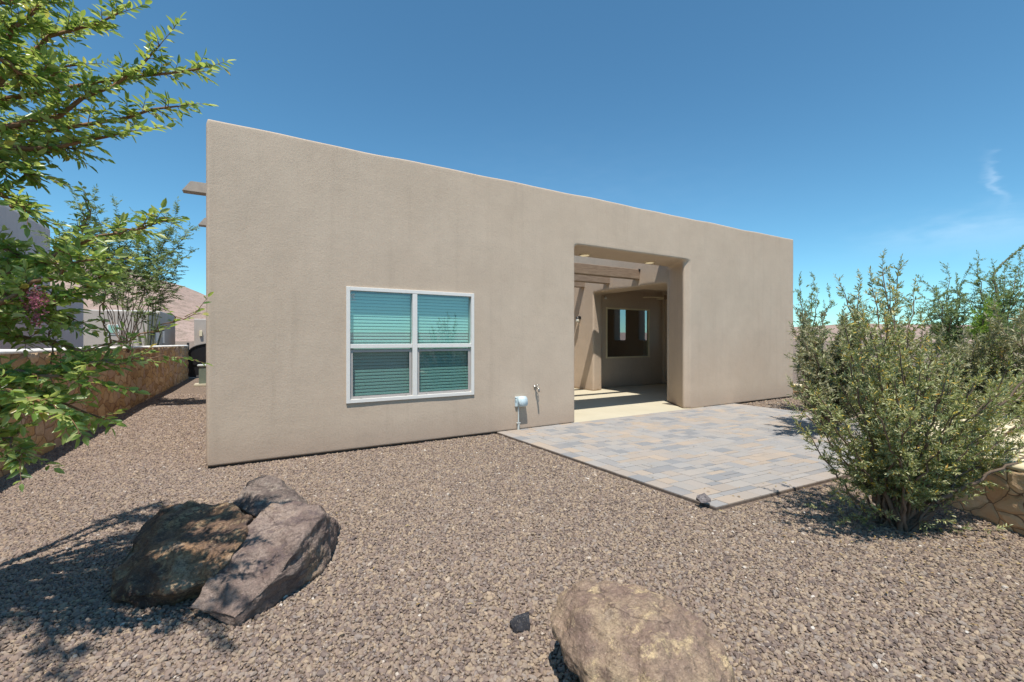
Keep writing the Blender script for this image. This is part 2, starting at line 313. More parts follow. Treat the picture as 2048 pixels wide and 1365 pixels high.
M['blossom'] = leaf('blossom', [(0.0, (0.18, 0.03, 0.07)), (0.6, (0.32, 0.07, 0.14)), (1.0, (0.45, 0.16, 0.24))], 0.5, 0.3)
M['cactus'] = plain('ocotillo_stem', (0.14, 0.15, 0.10), 0.8, 0.2, var=0.3, scale=12)
def hill_mat():
    k = NT('desert_hill'); v = k.coord(); a = k.noise(v, 0.02, 8, 0.6); b = k.noise(v, 0.25, 6, 0.8)
    c = k.mix(a, (0.36, 0.255, 0.21), (0.46, 0.35, 0.30)); c = k.mix(k.ramp(k.noise(v, 0.12, 8, 0.9), [(0.49, (0, 0, 0)), (0.56, (0.85, 0.85, 0.85))]), c, (0.24, 0.19, 0.15))
    return k.done(k.bsdf(c, 0.95, k.bump(b, 0.6, 3.0), 0.05))
M['hill'] = hill_mat()
M['joint_sand'] = plain('joint_sand', (0.15, 0.12, 0.10), 0.95, 0.1, var=0.3, scale=20)
M['sand'] = plain('sandy_soil', (0.40, 0.29, 0.22), 0.95, 0.1, var=0.22, scale=14, bump=0.5)

# ------------------------------------------------------------------ ground and hills
def ring_ground():
    bm = bmesh.new(); s = 1500
    n = 24; g = np.sign(np.linspace(-1, 1, n)) * np.abs(np.linspace(-1, 1, n)) ** 3 * s
    vs = [[bm.verts.new((x, y, 0)) for y in g] for x in g]
    for i in range(n - 1):
        for j in range(n - 1): bm.faces.new((vs[i][j], vs[i + 1][j], vs[i + 1][j + 1], vs[i][j + 1]))
    tag(from_bm('ground', bm, M['ground']), kind='structure')
ring_ground()
def hills():
    prof = [(-180, 10), (-120, 14), (-75, 40), (-55, 78), (-47, 96), (-42, 104), (-38, 88), (-34, 62), (-30, 42), (-24, 30), (-10, 22), (10, 12), (25, 12), (32, 18), (38, 24), (43, 22), (50, 18), (70, 14), (180, 10)]
    xs = [p[0] for p in prof]; ys = [p[1] for p in prof]
    na, nr = 720, 40; bm = bmesh.new(); rows = []
    for j in range(nr + 1):
        t = j / nr; r = 320 + 700 * t; row = []
        for i in range(na):
            az = -180 + 360 * i / na
            hp = float(np.interp(az, xs, ys)) * 760 / F / math.cos(math.radians(min(abs(az), 60)))**0
            w = math.sin(min(1.0, t / 0.63) * math.pi / 2) if t < 0.63 else math.cos((t - 0.63) / 0.37 * math.pi / 2) * 0.9 + 0.1
            a = AL - math.pi / 2; ang = math.radians(90) - math.radians(az) + a
            x, y = r * math.cos(ang), r * math.sin(ang) - DIST
            nz = noise.fractal(Vector((x, y, 3)) / 120.0, 0.9, 2.0, 6)
            z = max(-2, hp * w * (1 + 0.10 * nz) + 1.5 * nz * w) if t > 0 else -2
            row.append(bm.verts.new((x, y, z)))
        rows.append(row)
    for a, b in zip(rows, rows[1:]):
        for i in range(na): bm.faces.new((a[i], a[(i + 1) % na], b[(i + 1) % na], b[i]))
    bmesh.ops.recalc_face_normals(bm, faces=bm.faces[:])
    tag(from_bm('hills', bm, M['hill'], smooth=True), kind='structure')
hills()

# ------------------------------------------------------------------ the house
HT = 4.03
def solid(pts, z0, z1):
    bm = bmesh.new(); prism(bm, pts, z0, z1); me = bpy.data.meshes.new('tmp'); bm.to_mesh(me); bm.free()
    o = bpy.data.objects.new('tmp', me); COL.objects.link(o); return o
def rect(x0, x1, y0, y1): return [(x0, y0), (x1, y0), (x1, y1), (x0, y1)]
def carve(base, ops):
    for kind, o in ops:
        m = base.modifiers.new('b', 'BOOLEAN'); m.operation = kind; m.object = o; m.solver = 'EXACT'
    dg = bpy.context.evaluated_depsgraph_get(); dg.update()
    me = bpy.data.meshes.new_from_object(base.evaluated_get(dg))
    for _, o in ops: bpy.data.objects.remove(o)
    bpy.data.objects.remove(base); return me
house = empty('adobe_house', (0, 0, 0), 'flat-roofed tan stucco house with a four-pane window, in front of the paver patio', 'house')
WX0, WX1, WZ0, WZ1 = 1.08, 2.94, 0.645, 2.19
RX0, RX1, RZ0, RZ1 = 9.14, 10.98, 0.91, 2.44
base = solid(rect(-0.45, 11.95, 0, 7.4), 0.03, HT)
me = carve(base, [
    ('UNION', solid(rect(7.95, 8.85, 0.5, 4.5), 3.5, HT + 0.09)),
    ('UNION', solid([(5.2, 0.25), (5.6, 0.25), (5.9, 0.6), (5.9, 5.0), (5.2, 5.0)], 3.5, HT + 0.0651)),
    ('DIFFERENCE', solid([(4.9, 0.86), (8.335, 0.86), (8.28, 3.44), (8.22, 5.6), (4.9, 5.6)], -0.5, 5.0)),
    ('DIFFERENCE', solid([(4.9, -0.2), (8.03, -0.2), (7.96, 0.0), (7.82, 0.07), (8.38, 0.93), (4.9, 0.93)], -0.5, 3.15)),
    ('DIFFERENCE', solid([(8.2, 0.95), (9.4, 0.95), (9.4, 2.2), (8.93, 2.2), (8.93, 3.86), (8.63, 3.50), (8.28, 3.44), (8.2, 3.4)], -0.5, 2.80)),
    ('DIFFERENCE', solid(rect(8.95, 11.62, 0.97, 2.25), -0.5, 2.801)),
    ('DIFFERENCE', solid(rect(8.93, 11.62, 2.2, 3.88), -0.5, 3.05)),
    ('DIFFERENCE', solid(rect(11.5, 12.2, 1.62, 2.2), 1.45, 2.75)),
    ('DIFFERENCE', solid(rect(11.5, 12.2, 2.85, 3.55), 1.45, 2.75)),
    ('DIFFERENCE', solid(rect(WX0 + 0.045, WX1 - 0.045, -0.5, 0.26), WZ0 + 0.045, WZ1 - 0.045)),
    ('DIFFERENCE', solid(rect(RX0 + 0.045, RX1 - 0.045, 3.5, 4.15), RZ0 + 0.045, RZ1 - 0.045)),
])
tmp = bpy.data.objects.new('tmp', me); COL.objects.link(tmp)
rm = tmp.modifiers.new('r', 'REMESH'); rm.mode = 'VOXEL'; rm.voxel_size = 0.033; rm.use_smooth_shade = True
sm_ = tmp.modifiers.new('s', 'SMOOTH'); sm_.factor = 0.5; sm_.iterations = 2
dg = bpy.context.evaluated_depsgraph_get(); dg.update(); wme = bpy.data.meshes.new_from_object(tmp.evaluated_get(dg)); bpy.data.objects.remove(tmp)
nv = len(wme.vertices); co = np.empty(nv * 3, np.float32); wme.vertices.foreach_get('co', co); co = co.reshape(-1, 3)
# hand-trowelled waviness: a few millimetres on the faces, more along the parapet
wv = lambda x, y, z: np.sin(x * 1.9 + 1.3 * np.sin(z * 1.7) + y) * np.sin(z * 1.6 + x * 0.8 + 0.7) * 0.5 + np.sin(x * 4.7 + z * 3.1) * 0.25 + np.sin(x * 9.3 - z * 6.1 + y * 5) * 0.12
front = (co[:, 1] < 0.3); co[front, 1] += 0.006 * wv(co[front, 0], 0.0, co[front, 2])
topm = np.clip((co[:, 2] - 3.3) / 0.7, 0, 1); co[:, 2] += topm * 0.016 * wv(co[:, 0] * 0.8, co[:, 1], 2.0)
wme.vertices.foreach_set('co', co.ravel()); wme.update(); wme.materials.clear(); wme.name = 'wall'
wme.polygons.foreach_set('use_smooth', [True] * len(wme.polygons)); print('wall faces', len(wme.polygons))
wall = link('wall', wme, M['stucco'], house)
bm = bmesh.new(); box(bm, -0.40, 11.90, 7.35, 13.0, -0.1, 4.0, 0.06, 4); from_bm('rear_wall', bm, M['stucco'], house)
bm = bmesh.new(); box(bm, -0.43, 4.86, 0.025, 4, -0.2, 0.0345); from_bm('foundation', bm, M['foundation'], house); bm = bmesh.new(); box(bm, 8.0, 11.93, 0.025, 0.8, -0.2, 0.0345); from_bm('foundation', bm, M['foundation'], house)

# pergola beams across the courtyard
for y in (1.74, 2.79, 3.80):
    bm = bmesh.new(); x1 = 8.31 - (0.04 if y > 3.5 else 0)
    box(bm, 4.915, x1, y, y + 0.16, 2.975, 3.215, 0.012)
    b = from_bm('beam', bm, M['wood'], house)
    bm = bmesh.new(); box(bm, x1 - 0.04, x1 + 0.015, y - 0.012, y + 0.05, 3.17, 3.225, 0.004); from_bm('bracket', bm, M['black_metal'], b)
# canales poking out of the left side wall
for y in (2.2, 4.59):
    bm = bmesh.new()
    pr = [(-0.91, 3.76), (-0.44, 3.76), (-0.44, 3.92), (-0.80, 3.92)]
    a = [bm.verts.new((x, y, z)) for x, z in pr]; c = [bm.verts.new((x, y + 0.17, z)) for x, z in pr]
    bm.faces.new(a); bm.faces.new(c[::-1])
    for i in range(4): bm.faces.new((a[i], c[i], c[(i + 1) % 4], a[(i + 1) % 4]))
    bmesh.ops.recalc_face_normals(bm, faces=bm.faces[:])
    bmesh.ops.bevel(bm, geom=bm.edges[:], offset=0.006, segments=2, affect='EDGES')
    from_bm('canale', bm, M['canale'], house)

def sheet(bm, x0, x1, y, z0, z1): bm.faces.new([bm.verts.new(p) for p in ((x0, y, z0), (x1, y, z0), (x1, y, z1), (x0, y, z1))])
def frame(bm, x0, x1, z0, z1, w, y0, y1, bev=0.004):
    box(bm, x0, x0 + w, y0, y1, z0, z1, bev); box(bm, x1 - w, x1, y0, y1, z0, z1, bev)
    box(bm, x0 + w, x1 - w, y0 + 0.001, y1 - 0.001, z1 - w, z1 - 0.0005, bev); box(bm, x0 + w, x1 - w, y0 + 0.001, y1 - 0.001, z0 + 0.0005, z0 + w, bev)
win = empty('window', (WX0, 0, WZ0)); win.parent = house
xm = (WX0 + WX1) / 2; zm = 1.40
bm = bmesh.new(); frame(bm, WX0, WX1, WZ0, WZ1, 0.05, -0.022, 0.082)
box(bm, xm - 0.035, xm + 0.035, -0.019, 0.08, WZ0 + 0.05, WZ1 - 0.05, 0.004)
for xa, xb in ((WX0 + 0.05, xm - 0.035), (xm + 0.035, WX1 - 0.05)):
    box(bm, xa, xb, -0.012, 0.05, zm - 0.028, zm + 0.028, 0.004)
from_bm('frame', bm, M['vinyl'], win)
for xa, xb in ((WX0 + 0.05, xm - 0.035), (xm + 0.035, WX1 - 0.05)):
    bm = bmesh.new(); sheet(bm, xa, xb, 0.030, zm + 0.028, WZ1 - 0.05); from_bm('pane', bm, M['glass'], win)
    bm = bmesh.new(); sheet(bm, xa + 0.002, xb - 0.002, 0.052, WZ0 + 0.05, zm - 0.028); from_bm('pane', bm, M['glass'], win)
    bm = bmesh.new(); frame(bm, xa + 0.006, xb - 0.006, WZ0 + 0.052, zm - 0.05, 0.032, 0.012, 0.026, 0.002)
    for tx in (xa + 0.13, xb - 0.10): box(bm, tx, tx + 0.02, 0.005, 0.0125, WZ0 + 0.062, WZ0 + 0.078, 0.002)
    fo = from_bm('screen_frame', bm, M['screen_frame'], win)
    bm = bmesh.new(); sheet(bm, xa + 0.038, xb - 0.038, 0.019, WZ0 + 0.084, zm - 0.082)
    from_bm('screen', bm, M['screen'], win)
    bm = bmesh.new(); z = WZ1 - 0.09
    while z > WZ0 + 0.06:
        vs = [(xa + 0.004, 0.088, z - 0.021), (xb - 0.004, 0.088, z - 0.021), (xb - 0.004, 0.096, z + 0.018), (xa + 0.004, 0.096, z + 0.018)]
        m_ = [(xa + 0.004, 0.090, z + 0.002), (xb - 0.004, 0.090, z + 0.002)]
        q = [bm.verts.new(p) for p in vs]; r = [bm.verts.new(p) for p in m_]
        bm.faces.new((q[0], q[1], r[1], r[0])); bm.faces.new((r[0], r[1], q[2], q[3])); z -= 0.045
    bl = from_bm('blind', bm, M['blind'], win); sd = bl.modifiers.new('s', 'SOLIDIFY'); sd.thickness = 0.002
bm = bmesh.new(); box(bm, WX0 + 0.03, WX1 - 0.03, 0.20, 0.24, WZ0 + 0.03, WZ1 - 0.03); from_bm('backing', bm, M['dark'], win)
# small etched mark and maker's line on the upper-left glass
bm = bmesh.new(); cx, cz = WX0 + 0.098, WZ1 - 0.118
tube(bm, [(cx + 0.026 * math.cos(a), 0.0285, cz + 0.026 * math.sin(a)) for a in np.linspace(0.6, 5.6, 16)], 0.006, 4)
tube(bm, [(cx + 0.010 * math.cos(a), 0.0285, cz + 0.010 * math.sin(a)) for a in np.linspace(0, 6.28, 10)], 0.004, 4)
for i in range(5): box(bm, cx - 0.030 + i * 0.013, cx - 0.021 + i * 0.013, 0.027, 0.0295, cz - 0.062, cz - 0.050)
from_bm('etched_mark', bm, M['vinyl'], win)

rw = empty('window', (RX0, 3.88, RZ0)); rw.parent = house
bm = bmesh.new(); frame(bm, RX0, RX1, RZ0, RZ1, 0.045, 3.855, 3.95); from_bm('frame', bm, M['cream_cap'], rw)
bm = bmesh.new(); sheet(bm, RX0 + 0.045, RX1 - 0.045, 3.90, RZ0 + 0.045, RZ1 - 0.045); from_bm('pane', bm, M['glass_dark'], rw)
bm = bmesh.new(); box(bm, RX0 + 0.04, RX1 - 0.04, 4.08, 4.12, RZ0 + 0.04, RZ1 - 0.04); from_bm('backing', bm, M['dark'], rw)

# fittings on the house
def disc(bm, c, r, z0, z1, n=24, r2=None):
    lo = [bm.verts.new((c[0] + (r2 or r) * math.cos(2 * math.pi * i / n), c[1] + (r2 or r) * math.sin(2 * math.pi * i / n), z0)) for i in range(n)]
    hi = [bm.verts.new((c[0] + r * math.cos(2 * math.pi * i / n), c[1] + r * math.sin(2 * math.pi * i / n), z1)) for i in range(n)]
    bm.faces.new(lo[::-1]); bm.faces.new(hi)
    for i in range(n): bm.faces.new((lo[i], lo[(i + 1) % n], hi[(i + 1) % n], hi[i]))
for (x, y), side in (((5.63, 0.62), 'left'), ((7.38, 0.58), 'right')):
    t = empty('downlight', (x, y, 3.15), 'round cream recessed downlight in the entry soffit, the %s one' % ('one by the left jamb' if side == 'left' else 'one nearer the splayed right jamb'), 'downlight', 'downlights in the entry soffit')
    t['label'] = 'round cream recessed downlight in the entry soffit, nearer the ' + ('left jamb' if side == 'left' else 'right jamb')
    bm = bmesh.new(); disc(bm, (x, y), 0.11, 3.128, 3.152, r2=0.10); from_bm('trim', bm, M['cream'], t, True)
    bm = bmesh.new(); disc(bm, (x, y), 0.085, 3.122, 3.1275, r2=0.08); from_bm('lens', bm, M['lit_lens'], t)

t = empty('outlet_box', (3.75, 0, 0.48), 'pale blue-grey weatherproof outlet box on a conduit, low on the stucco wall', 'outlet box')
bm = bmesh.new(); box(bm, 3.665, 3.845, -0.035, 0.0, 0.405, 0.565, 0.008); from_bm('back_box', bm, M['box_plastic'], t, False)
bm = bmesh.new(); prof = [(0.0, 0.41), (-0.045, 0.405), (-0.078, 0.425), (-0.092, 0.46), (-0.088, 0.52), (-0.07, 0.555), (-0.04, 0.572), (0.0, 0.572)]
a = [bm.verts.new((3.70, y - 0.034, z)) for y, z in prof]; c = [bm.verts.new((3.842, y - 0.034, z)) for y, z in prof]
bm.faces.new(a); bm.faces.new(c[::-1])
for i in range(len(prof)): bm.faces.new((a[i], c[i], c[(i + 1) % 8], a[(i + 1) % 8]))
bmesh.ops.recalc_face_normals(bm, faces=bm.faces[:]); bmesh.ops.bevel(bm, geom=bm.edges[:], offset=0.005, segments=2, affect='EDGES')
from_bm('bubble_cover', bm, M['box_plastic'], t, True)
bm = bmesh.new(); tube(bm, [(3.665, -0.05, 0.545), (3.655, -0.055, 0.545)], 0.008); from_bm('latch', bm, M['black_metal'], t)
bm = bmesh.new(); tube(bm, [(3.72, -0.03, 0.41), (3.72, -0.03, 0.14)], 0.012, 10); tube(bm, [(3.72, -0.03, 0.15), (3.72, -0.03, 0.02)], 0.018, 10); box(bm, 3.69, 3.75, -0.05, -0.012, 0.135, 0.15, 0.003)
from_bm('conduit', bm, M['conduit'], t, False)

t = empty('garden_tap', (4.06, 0, 0.70), 'small metal hose tap sticking out of the stucco wall above the outlet box', 'tap')
bm = bmesh.new(); tube(bm, [(4.06, 0, 0.70), (4.06, -0.10, 0.70)], 0.013, 10); tube(bm, [(4.06, -0.085, 0.70), (4.06, -0.11, 0.675), (4.06, -0.125, 0.63)], [0.016, 0.016, 0.014], 10)
tube(bm, [(4.06, -0.003, 0.70), (4.06, -0.010, 0.70)], 0.03, 14); from_bm('spout', bm, M['chrome'], t, True)
bm = bmesh.new(); tube(bm, [(4.06, -0.075, 0.70), (4.06, -0.075, 0.745)], 0.007, 8)
tube(bm, [(4.06 + 0.028 * math.cos(a), -0.075 + 0.028 * math.sin(a), 0.748) for a in np.linspace(0, 2 * math.pi, 14)], 0.005, 6)
for a in range(4): tube(bm, [(4.06, -0.075, 0.748), (4.06 + 0.026 * math.cos(a * 1.57), -0.075 + 0.026 * math.sin(a * 1.57), 0.748)], 0.004, 5)
from_bm('handle', bm, M['chrome'], t, True)

# wall lamp on the diagonal courtyard wall
lx, ly, lz = 8.24, 3.98, 2.05
t = empty('wall_lamp', (lx, ly, lz), 'small black wall lamp with a frosted glass shade on the sunlit courtyard wall', 'lamp')
bm = bmesh.new(); dn = Vector((-1.0, -0.03, 0)); c0 = Vector((lx + 0.03, ly + 0.03, lz + 0.06))
tube(bm, [c0, c0 + dn * 0.03], 0.05, 14); tube(bm, [c0 + dn * 0.02, c0 + dn * 0.07 + Vector((0, 0, 0.04)), c0 + dn * 0.10 + Vector((0, 0, 0.02))], 0.012, 8)
q = c0 + dn * 0.10; tube(bm, [q + Vector((0, 0, 0.035)), q + Vector((0, 0, -0.01))], [0.03, 0.065], 14); from_bm('bracket', bm, M['black_metal'], t, False)
bm = bmesh.new(); tube(bm, [q + Vector((0, 0, -0.011)), q + Vector((0, 0, -0.13))], [0.045, 0.055], 14); from_bm('shade', bm, M['white_glass'], t, True)

t = empty('security_camera', (9.08, 3.88, 2.70), 'tiny pale camera high on the shaded back wall above the dark window', 'camera')
bm = bmesh.new(); tube(bm, [(9.08, 3.88, 2.70), (9.08, 3.83, 2.72)], 0.012, 8); tube(bm, [(9.10, 3.85, 2.735), (9.04, 3.76, 2.69)], 0.028, 10); from_bm('body', bm, M['vinyl'], t)

t = empty('ceiling_fan', (10.72, 2.95, 3.05), 'brown ceiling fan in the shaded recess, mostly hidden by the jamb', 'ceiling fan')
bm = bmesh.new(); tube(bm, [(10.72, 2.95, 3.045), (10.72, 2.95, 2.80)], 0.015, 8); tube(bm, [(10.72, 2.95, 2.80), (10.72, 2.95, 2.68)], 0.09, 16); from_bm('motor', bm, M['fan_blade'], t)
for i in range(4):
    a = math.radians(-118 + 90 * i); d = Vector((math.cos(a), math.sin(a), 0)); s = Vector((-d.y, d.x, 0.12)); o0 = Vector((10.72, 2.95, 2.73))
    bm = bmesh.new(); q = [o0 + d * 0.1 - s * 0.045, o0 + d * 0.72 - s * 0.065, o0 + d * 0.72 + s * 0.065, o0 + d * 0.1 + s * 0.045]
    lo = [bm.verts.new(p) for p in q]; hi = [bm.verts.new(p + Vector((0, 0, 0.012))) for p in q]; bm.faces.new(lo[::-1]); bm.faces.new(hi)
    for j in range(4): bm.faces.new((lo[j], lo[(j + 1) % 4], hi[(j + 1) % 4], hi[j]))
    from_bm('blade', bm, M['cream'], t)

# ------------------------------------------------------------------ paving
bm = bmesh.new(); prism(bm, [(4.86, -0.012), (8.4, -0.012), (8.4, 0.9), (11.6, 0.9), (12.2, 0.95), (12.2, 4.0), (9.0, 4.0), (8.5, 3.8), (8.4, 5.7), (4.86, 5.7)], -0.1, 0.034)
tag(from_bm('courtyard_floor', bm, M['concrete']), kind='structure')
PC = [Vector((3.34, -0.0, 0)), Vector((9.5, -0.0, 0)), Vector((9.75, -4.1, 0)), Vector((3.50, -3.72, 0))]
def pmap(s, t):                       # s along the house in metres, t out from it in metres
    a = PC[0].lerp(PC[1], s / 6.2); b = PC[3].lerp(PC[2], s / 6.2); p = a.lerp(b, t / 3.72); return (p.x, p.y)
def pavers():
    bm = bmesh.new(); cl = bm.verts.layers.float_color.new('Col')
    greys = [(0.29, 0.29, 0.29), (0.32, 0.315, 0.305), (0.235, 0.245, 0.255), (0.33, 0.32, 0.305), (0.34, 0.32, 0.295)]; tans = [(0.37, 0.315, 0.26), (0.35, 0.31, 0.27), (0.39, 0.325, 0.26), (0.35, 0.32, 0.29)]
    def tile(s0, s1, t0, t1, col):
        g = 0.0042; z0 = 0.0; z1 = 0.034 + random.uniform(-0.0012, 0.0012)
        tl = [random.uniform(-0.0008, 0.0008) for _ in range(4)]
        o = [pmap(s0 + g, t0 + g), pmap(s1 - g, t0 + g), pmap(s1 - g, t1 - g), pmap(s0 + g, t1 - g)]; h = 0.005
        i = [pmap(s0 + g + h, t0 + g + h), pmap(s1 - g - h, t0 + g + h), pmap(s1 - g - h, t1 - g - h), pmap(s0 + g + h, t1 - g - h)]
        A = [bm.verts.new((*p, z0)) for p in o]; B = [bm.verts.new((*p, z1 - 0.004)) for p in o]; C = [bm.verts.new((*p, z1 + e)) for p, e in zip(i, tl)]
        for v in A + B + C: v[cl] = (*col, 1)
        bm.faces.new(C[::-1])
        for k in range(4):
            j = (k + 1) % 4
            bm.faces.new((B[k], B[j], A[j], A[k])[::-1]); bm.faces.new((C[k], C[j], B[j], B[k])[::-1])
    cell = 0.081; bw = 0.165; ns = int((6.2 - bw) / cell); nt = int((3.72 - bw) / cell) + 1
    used = np.zeros((ns + 4, nt + 4), bool)
    for i in range(ns):
        for j in range(nt):
            if used[i, j]: continue
            opts = [(2, 2), (3, 2), (2, 3), (2, 1), (3, 1), (1, 2), (1, 1)]; wts = [4, 6, 3, 2, 1.5, 1, 0.01]
            fit = [(o, w) for o, w in zip(opts, wts) if i + o[0] <= ns and j + o[1] <= nt and not used[i:i + o[0], j:j + o[1]].any()]
            o = random.choices([f[0] for f in fit], [f[1] for f in fit])[0]; used[i:i + o[0], j:j + o[1]] = True
            q = noise.noise(Vector((i * 0.13, j * 0.13, 2.0))) * 1.3 + random.uniform(-0.7, 0.7)
            col = random.choice(greys) if q > -0.35 else random.choice(tans)
            kf = random.uniform(0.95, 1.05); tile(bw + i * cell, bw + (i + o[0]) * cell, j * cell, (j + o[1]) * cell, tuple(x * kf for x in col))
    tt = 0.0
    while tt < 3.72 - 0.01:
        t1 = min(3.72, tt + 0.225); tile(0, bw, tt, t1, random.choice(tans if random.random() < 0.5 else greys)); tt = t1
    ss = bw
    while ss < 6.2 - 0.01:
        s1 = min(6.2, ss + 0.225); tile(ss, s1, nt * cell, 3.72, random.choice(tans)); ss = s1
    bmesh.ops.recalc_face_normals(bm, faces=bm.faces[:])
    tag(from_bm('patio', bm, M['paver']), kind='structure')
    bm = bmesh.new(); pts = [pmap(-0.004, 0.008), pmap(6.2, 0.008), pmap(6.204, 3.724), pmap(-0.004, 3.724)]
    prism(bm, pts, -0.05, 0.024); tag(from_bm('patio_bed', bm, M['joint_sand']), kind='structure')
pavers()

# ------------------------------------------------------------------ loose gravel
def gravel():
    sp = 0.0145; pts = []; scl = []
    bmax = 12.0; step = sp
    b = 1.55
    while b < bmax:
        k = 1.0 if b < 4.5 else 1.0 + (b - 4.5) * 0.14
        b += step * k
        lo, hi = -1.2 * b - 0.1, 1.2 * b + 0.1
        a = np.arange(lo, hi, step * k); n = len(a)
        a = a + RNG.uniform(-0.7, 0.7, n) * step * k; bb = b + RNG.uniform(-1.0, 1.0, n) * step * k
        x = bb * CA + a * SA; y = bb * SA - a * CA - DIST
        z = RNG.uniform(0.001, 0.008, n)
        pts.append(np.stack([x, y, z], 1)); scl.append(np.full(n, k ** 0.5))
    P_ = np.concatenate(pts); S_ = np.concatenate(scl)
    x, y = P_[:, 0], P_[:, 1]
    keep = ~((x > -0.46) & (y > -0.012))
    # leave out the patio (with its slightly turned sides)
    t = np.clip(-y / 3.8, 0, 1); xl = 3.34 + 0.16 * t; yb = -3.75 - (x - 3.5) * 0.061
    keep &= ~((x > xl - 0.035) & (x < 9.7) & (y < 0.02) & (y > yb - 0.015))
    keep &= x > -2.3
    P_, S_ = P_[keep], S_[keep]
    me = bpy.data.meshes.new('gravel'); me.vertices.add(len(P_)); me.vertices.foreach_set('co', P_.astype(np.float32).ravel())
    at_ = me.attributes.new('sc', 'FLOAT', 'POINT'); at_.data.foreach_set('value', (S_ * RNG.choice([0.5, 0.75, 1.0, 1.25, 1.7], len(S_), p=[.2, .3, .3, .16, .04]) * RNG.uniform(0.85, 1.15, len(S_))).astype(np.float32))
    o = link('gravel', me, M['stone']); tag(o, 'loose brown and grey gravel covering the yard', kind='stuff'); 
    g = bpy.data.node_groups.new('gravel_scatter', 'GeometryNodeTree')
    g.interface.new_socket('Geometry', in_out='INPUT', socket_type='NodeSocketGeometry'); g.interface.new_socket('Geometry', in_out='OUTPUT', socket_type='NodeSocketGeometry')
    N = g.nodes.new; L = g.links.new
    gi = N('NodeGroupInput'); go = N('NodeGroupOutput'); join = N('GeometryNodeJoinGeometry')
    for s in range(4):
        ic = N('GeometryNodeMeshIcoSphere'); ic.inputs['Radius'].default_value = 0.0097; ic.inputs['Subdivisions'].default_value = 2
        sp_ = N('GeometryNodeSetPosition'); L(ic.outputs[0], sp_.inputs[0])
        po = N('GeometryNodeInputPosition'); nz = N('ShaderNodeTexNoise'); nz.noise_dimensions = '4D'; nz.inputs['Scale'].default_value = 80; nz.inputs['Detail'].default_value = 1; nz.inputs['W'].default_value = s * 5.3
        L(po.outputs[0], nz.inputs['Vector'])
        vs = N('ShaderNodeVectorMath'); vs.operation = 'SUBTRACT'; L(nz.outputs['Color'], vs.inputs[0]); vs.inputs[1].default_value = (0.5, 0.5, 0.5)
        vm = N('ShaderNodeVectorMath'); vm.operation = 'SCALE'; L(vs.outputs[0], vm.inputs[0]); vm.inputs['Scale'].default_value = 0.0175; L(vm.outputs[0], sp_.inputs['Offset'])
        tr = N('GeometryNodeTransform'); tr.inputs['Scale'].default_value = (1.15, 0.85, 0.68); L(sp_.outputs[0], tr.inputs[0])
        sm = N('GeometryNodeSetMaterial'); sm.inputs['Material'].default_value = M['stone']; L(tr.outputs[0], sm.inputs[0])
        gi2 = N('GeometryNodeGeometryToInstance'); L(sm.outputs[0], gi2.inputs[0]); L(gi2.outputs[0], join.inputs[0])
    mp = N('GeometryNodeMeshToPoints'); L(gi.outputs[0], mp.inputs[0])
    iop = N('GeometryNodeInstanceOnPoints'); L(mp.outputs[0], iop.inputs['Points']); L(join.outputs[0], iop.inputs['Instance']); iop.inputs['Pick Instance'].default_value = True
    rv = N('FunctionNodeRandomValue'); rv.data_type = 'FLOAT_VECTOR'; rv.inputs[0].default_value = (-0.7, -0.7, 0); rv.inputs[1].default_value = (0.7, 0.7, 6.28); L(rv.outputs[0], iop.inputs['Rotation'])
    na = N('GeometryNodeInputNamedAttribute'); na.data_type = 'FLOAT'; na.inputs[0].default_value = 'sc'; L(na.outputs[0], iop.inputs['Scale'])
    L(iop.outputs[0], go.inputs[0])
    o.modifiers.new('scatter', 'NODES').node_group = g
    print('gravel stones', len(P_))
gravel()

# ------------------------------------------------------------------ rocks
def boulder(name, pts, mat, label, cat='boulder', amp=0.03, cuts=4, seed=0, smooth_it=3, group=None):
    bm = bmesh.new()
    for p in pts: bm.verts.new(p)
    r = bmesh.ops.convex_hull(bm, input=bm.verts[:])
    bmesh.ops.delete(bm, geom=[v for v in bm.verts if not v.link_faces], context='VERTS')
    bmesh.ops.triangulate(bm, faces=bm.faces[:])
    tgt = (bm.verts[:][0].co - bm.verts[:][-1].co).length
    for it in range(cuts):
        L = sorted(e.calc_length() for e in bm.edges)[int(len(bm.edges) * 0.3)]
        bmesh.ops.subdivide_edges(bm, edges=[e for e in bm.edges if e.calc_length() > L * 0.8], cuts=1, use_grid_fill=True)
        bmesh.ops.triangulate(bm, faces=bm.faces[:])
        if it == 2 and smooth_it > 1: bmesh.ops.smooth_vert(bm, verts=bm.verts[:], factor=0.5, use_axis_x=True, use_axis_y=True, use_axis_z=True)
    for _ in range(smooth_it): bmesh.ops.smooth_vert(bm, verts=bm.verts[:], factor=0.4, use_axis_x=True, use_axis_y=True, use_axis_z=True)
    bm.normal_update(); s = Vector((seed * 3.1, seed, -seed))
    off = []
    for v in bm.verts:
        q = v.co * 3.2 + s
        d = noise.fractal(q, 0.8, 2.1, 6) * amp + (abs(noise.noise(q * 2.3)) - 0.25) * amp * 0.9
        ridg = noise.noise(Vector((q.x * 1.2, q.y * 1.2, q.z * 7.0)) + s) * amp * 0.45
        fc = noise.voronoi(q * 0.9 + Vector((seed, 0, 0)))[0]; d += (min(0.5, fc[1] - fc[0]) - 0.25) * amp * 0.6
        off.append(v.normal * (d + ridg))
    for v, d in zip(bm.verts, off): v.co += d
    c = sum((v.co for v in bm.verts), Vector()) / len(bm.verts); c.z = 0
    for v in bm.verts: v.co -= c
    o = from_bm(name, bm, mat, smooth=True); o.location = c
    return tag(o, label, cat, group)
def hid(p, d, z): return Vector((p.x, p.y, 0)) + Vector((CA, SA, 0)) * d[1] + Vector((SA, -CA, 0)) * d[0] + Vector((0, 0, z))
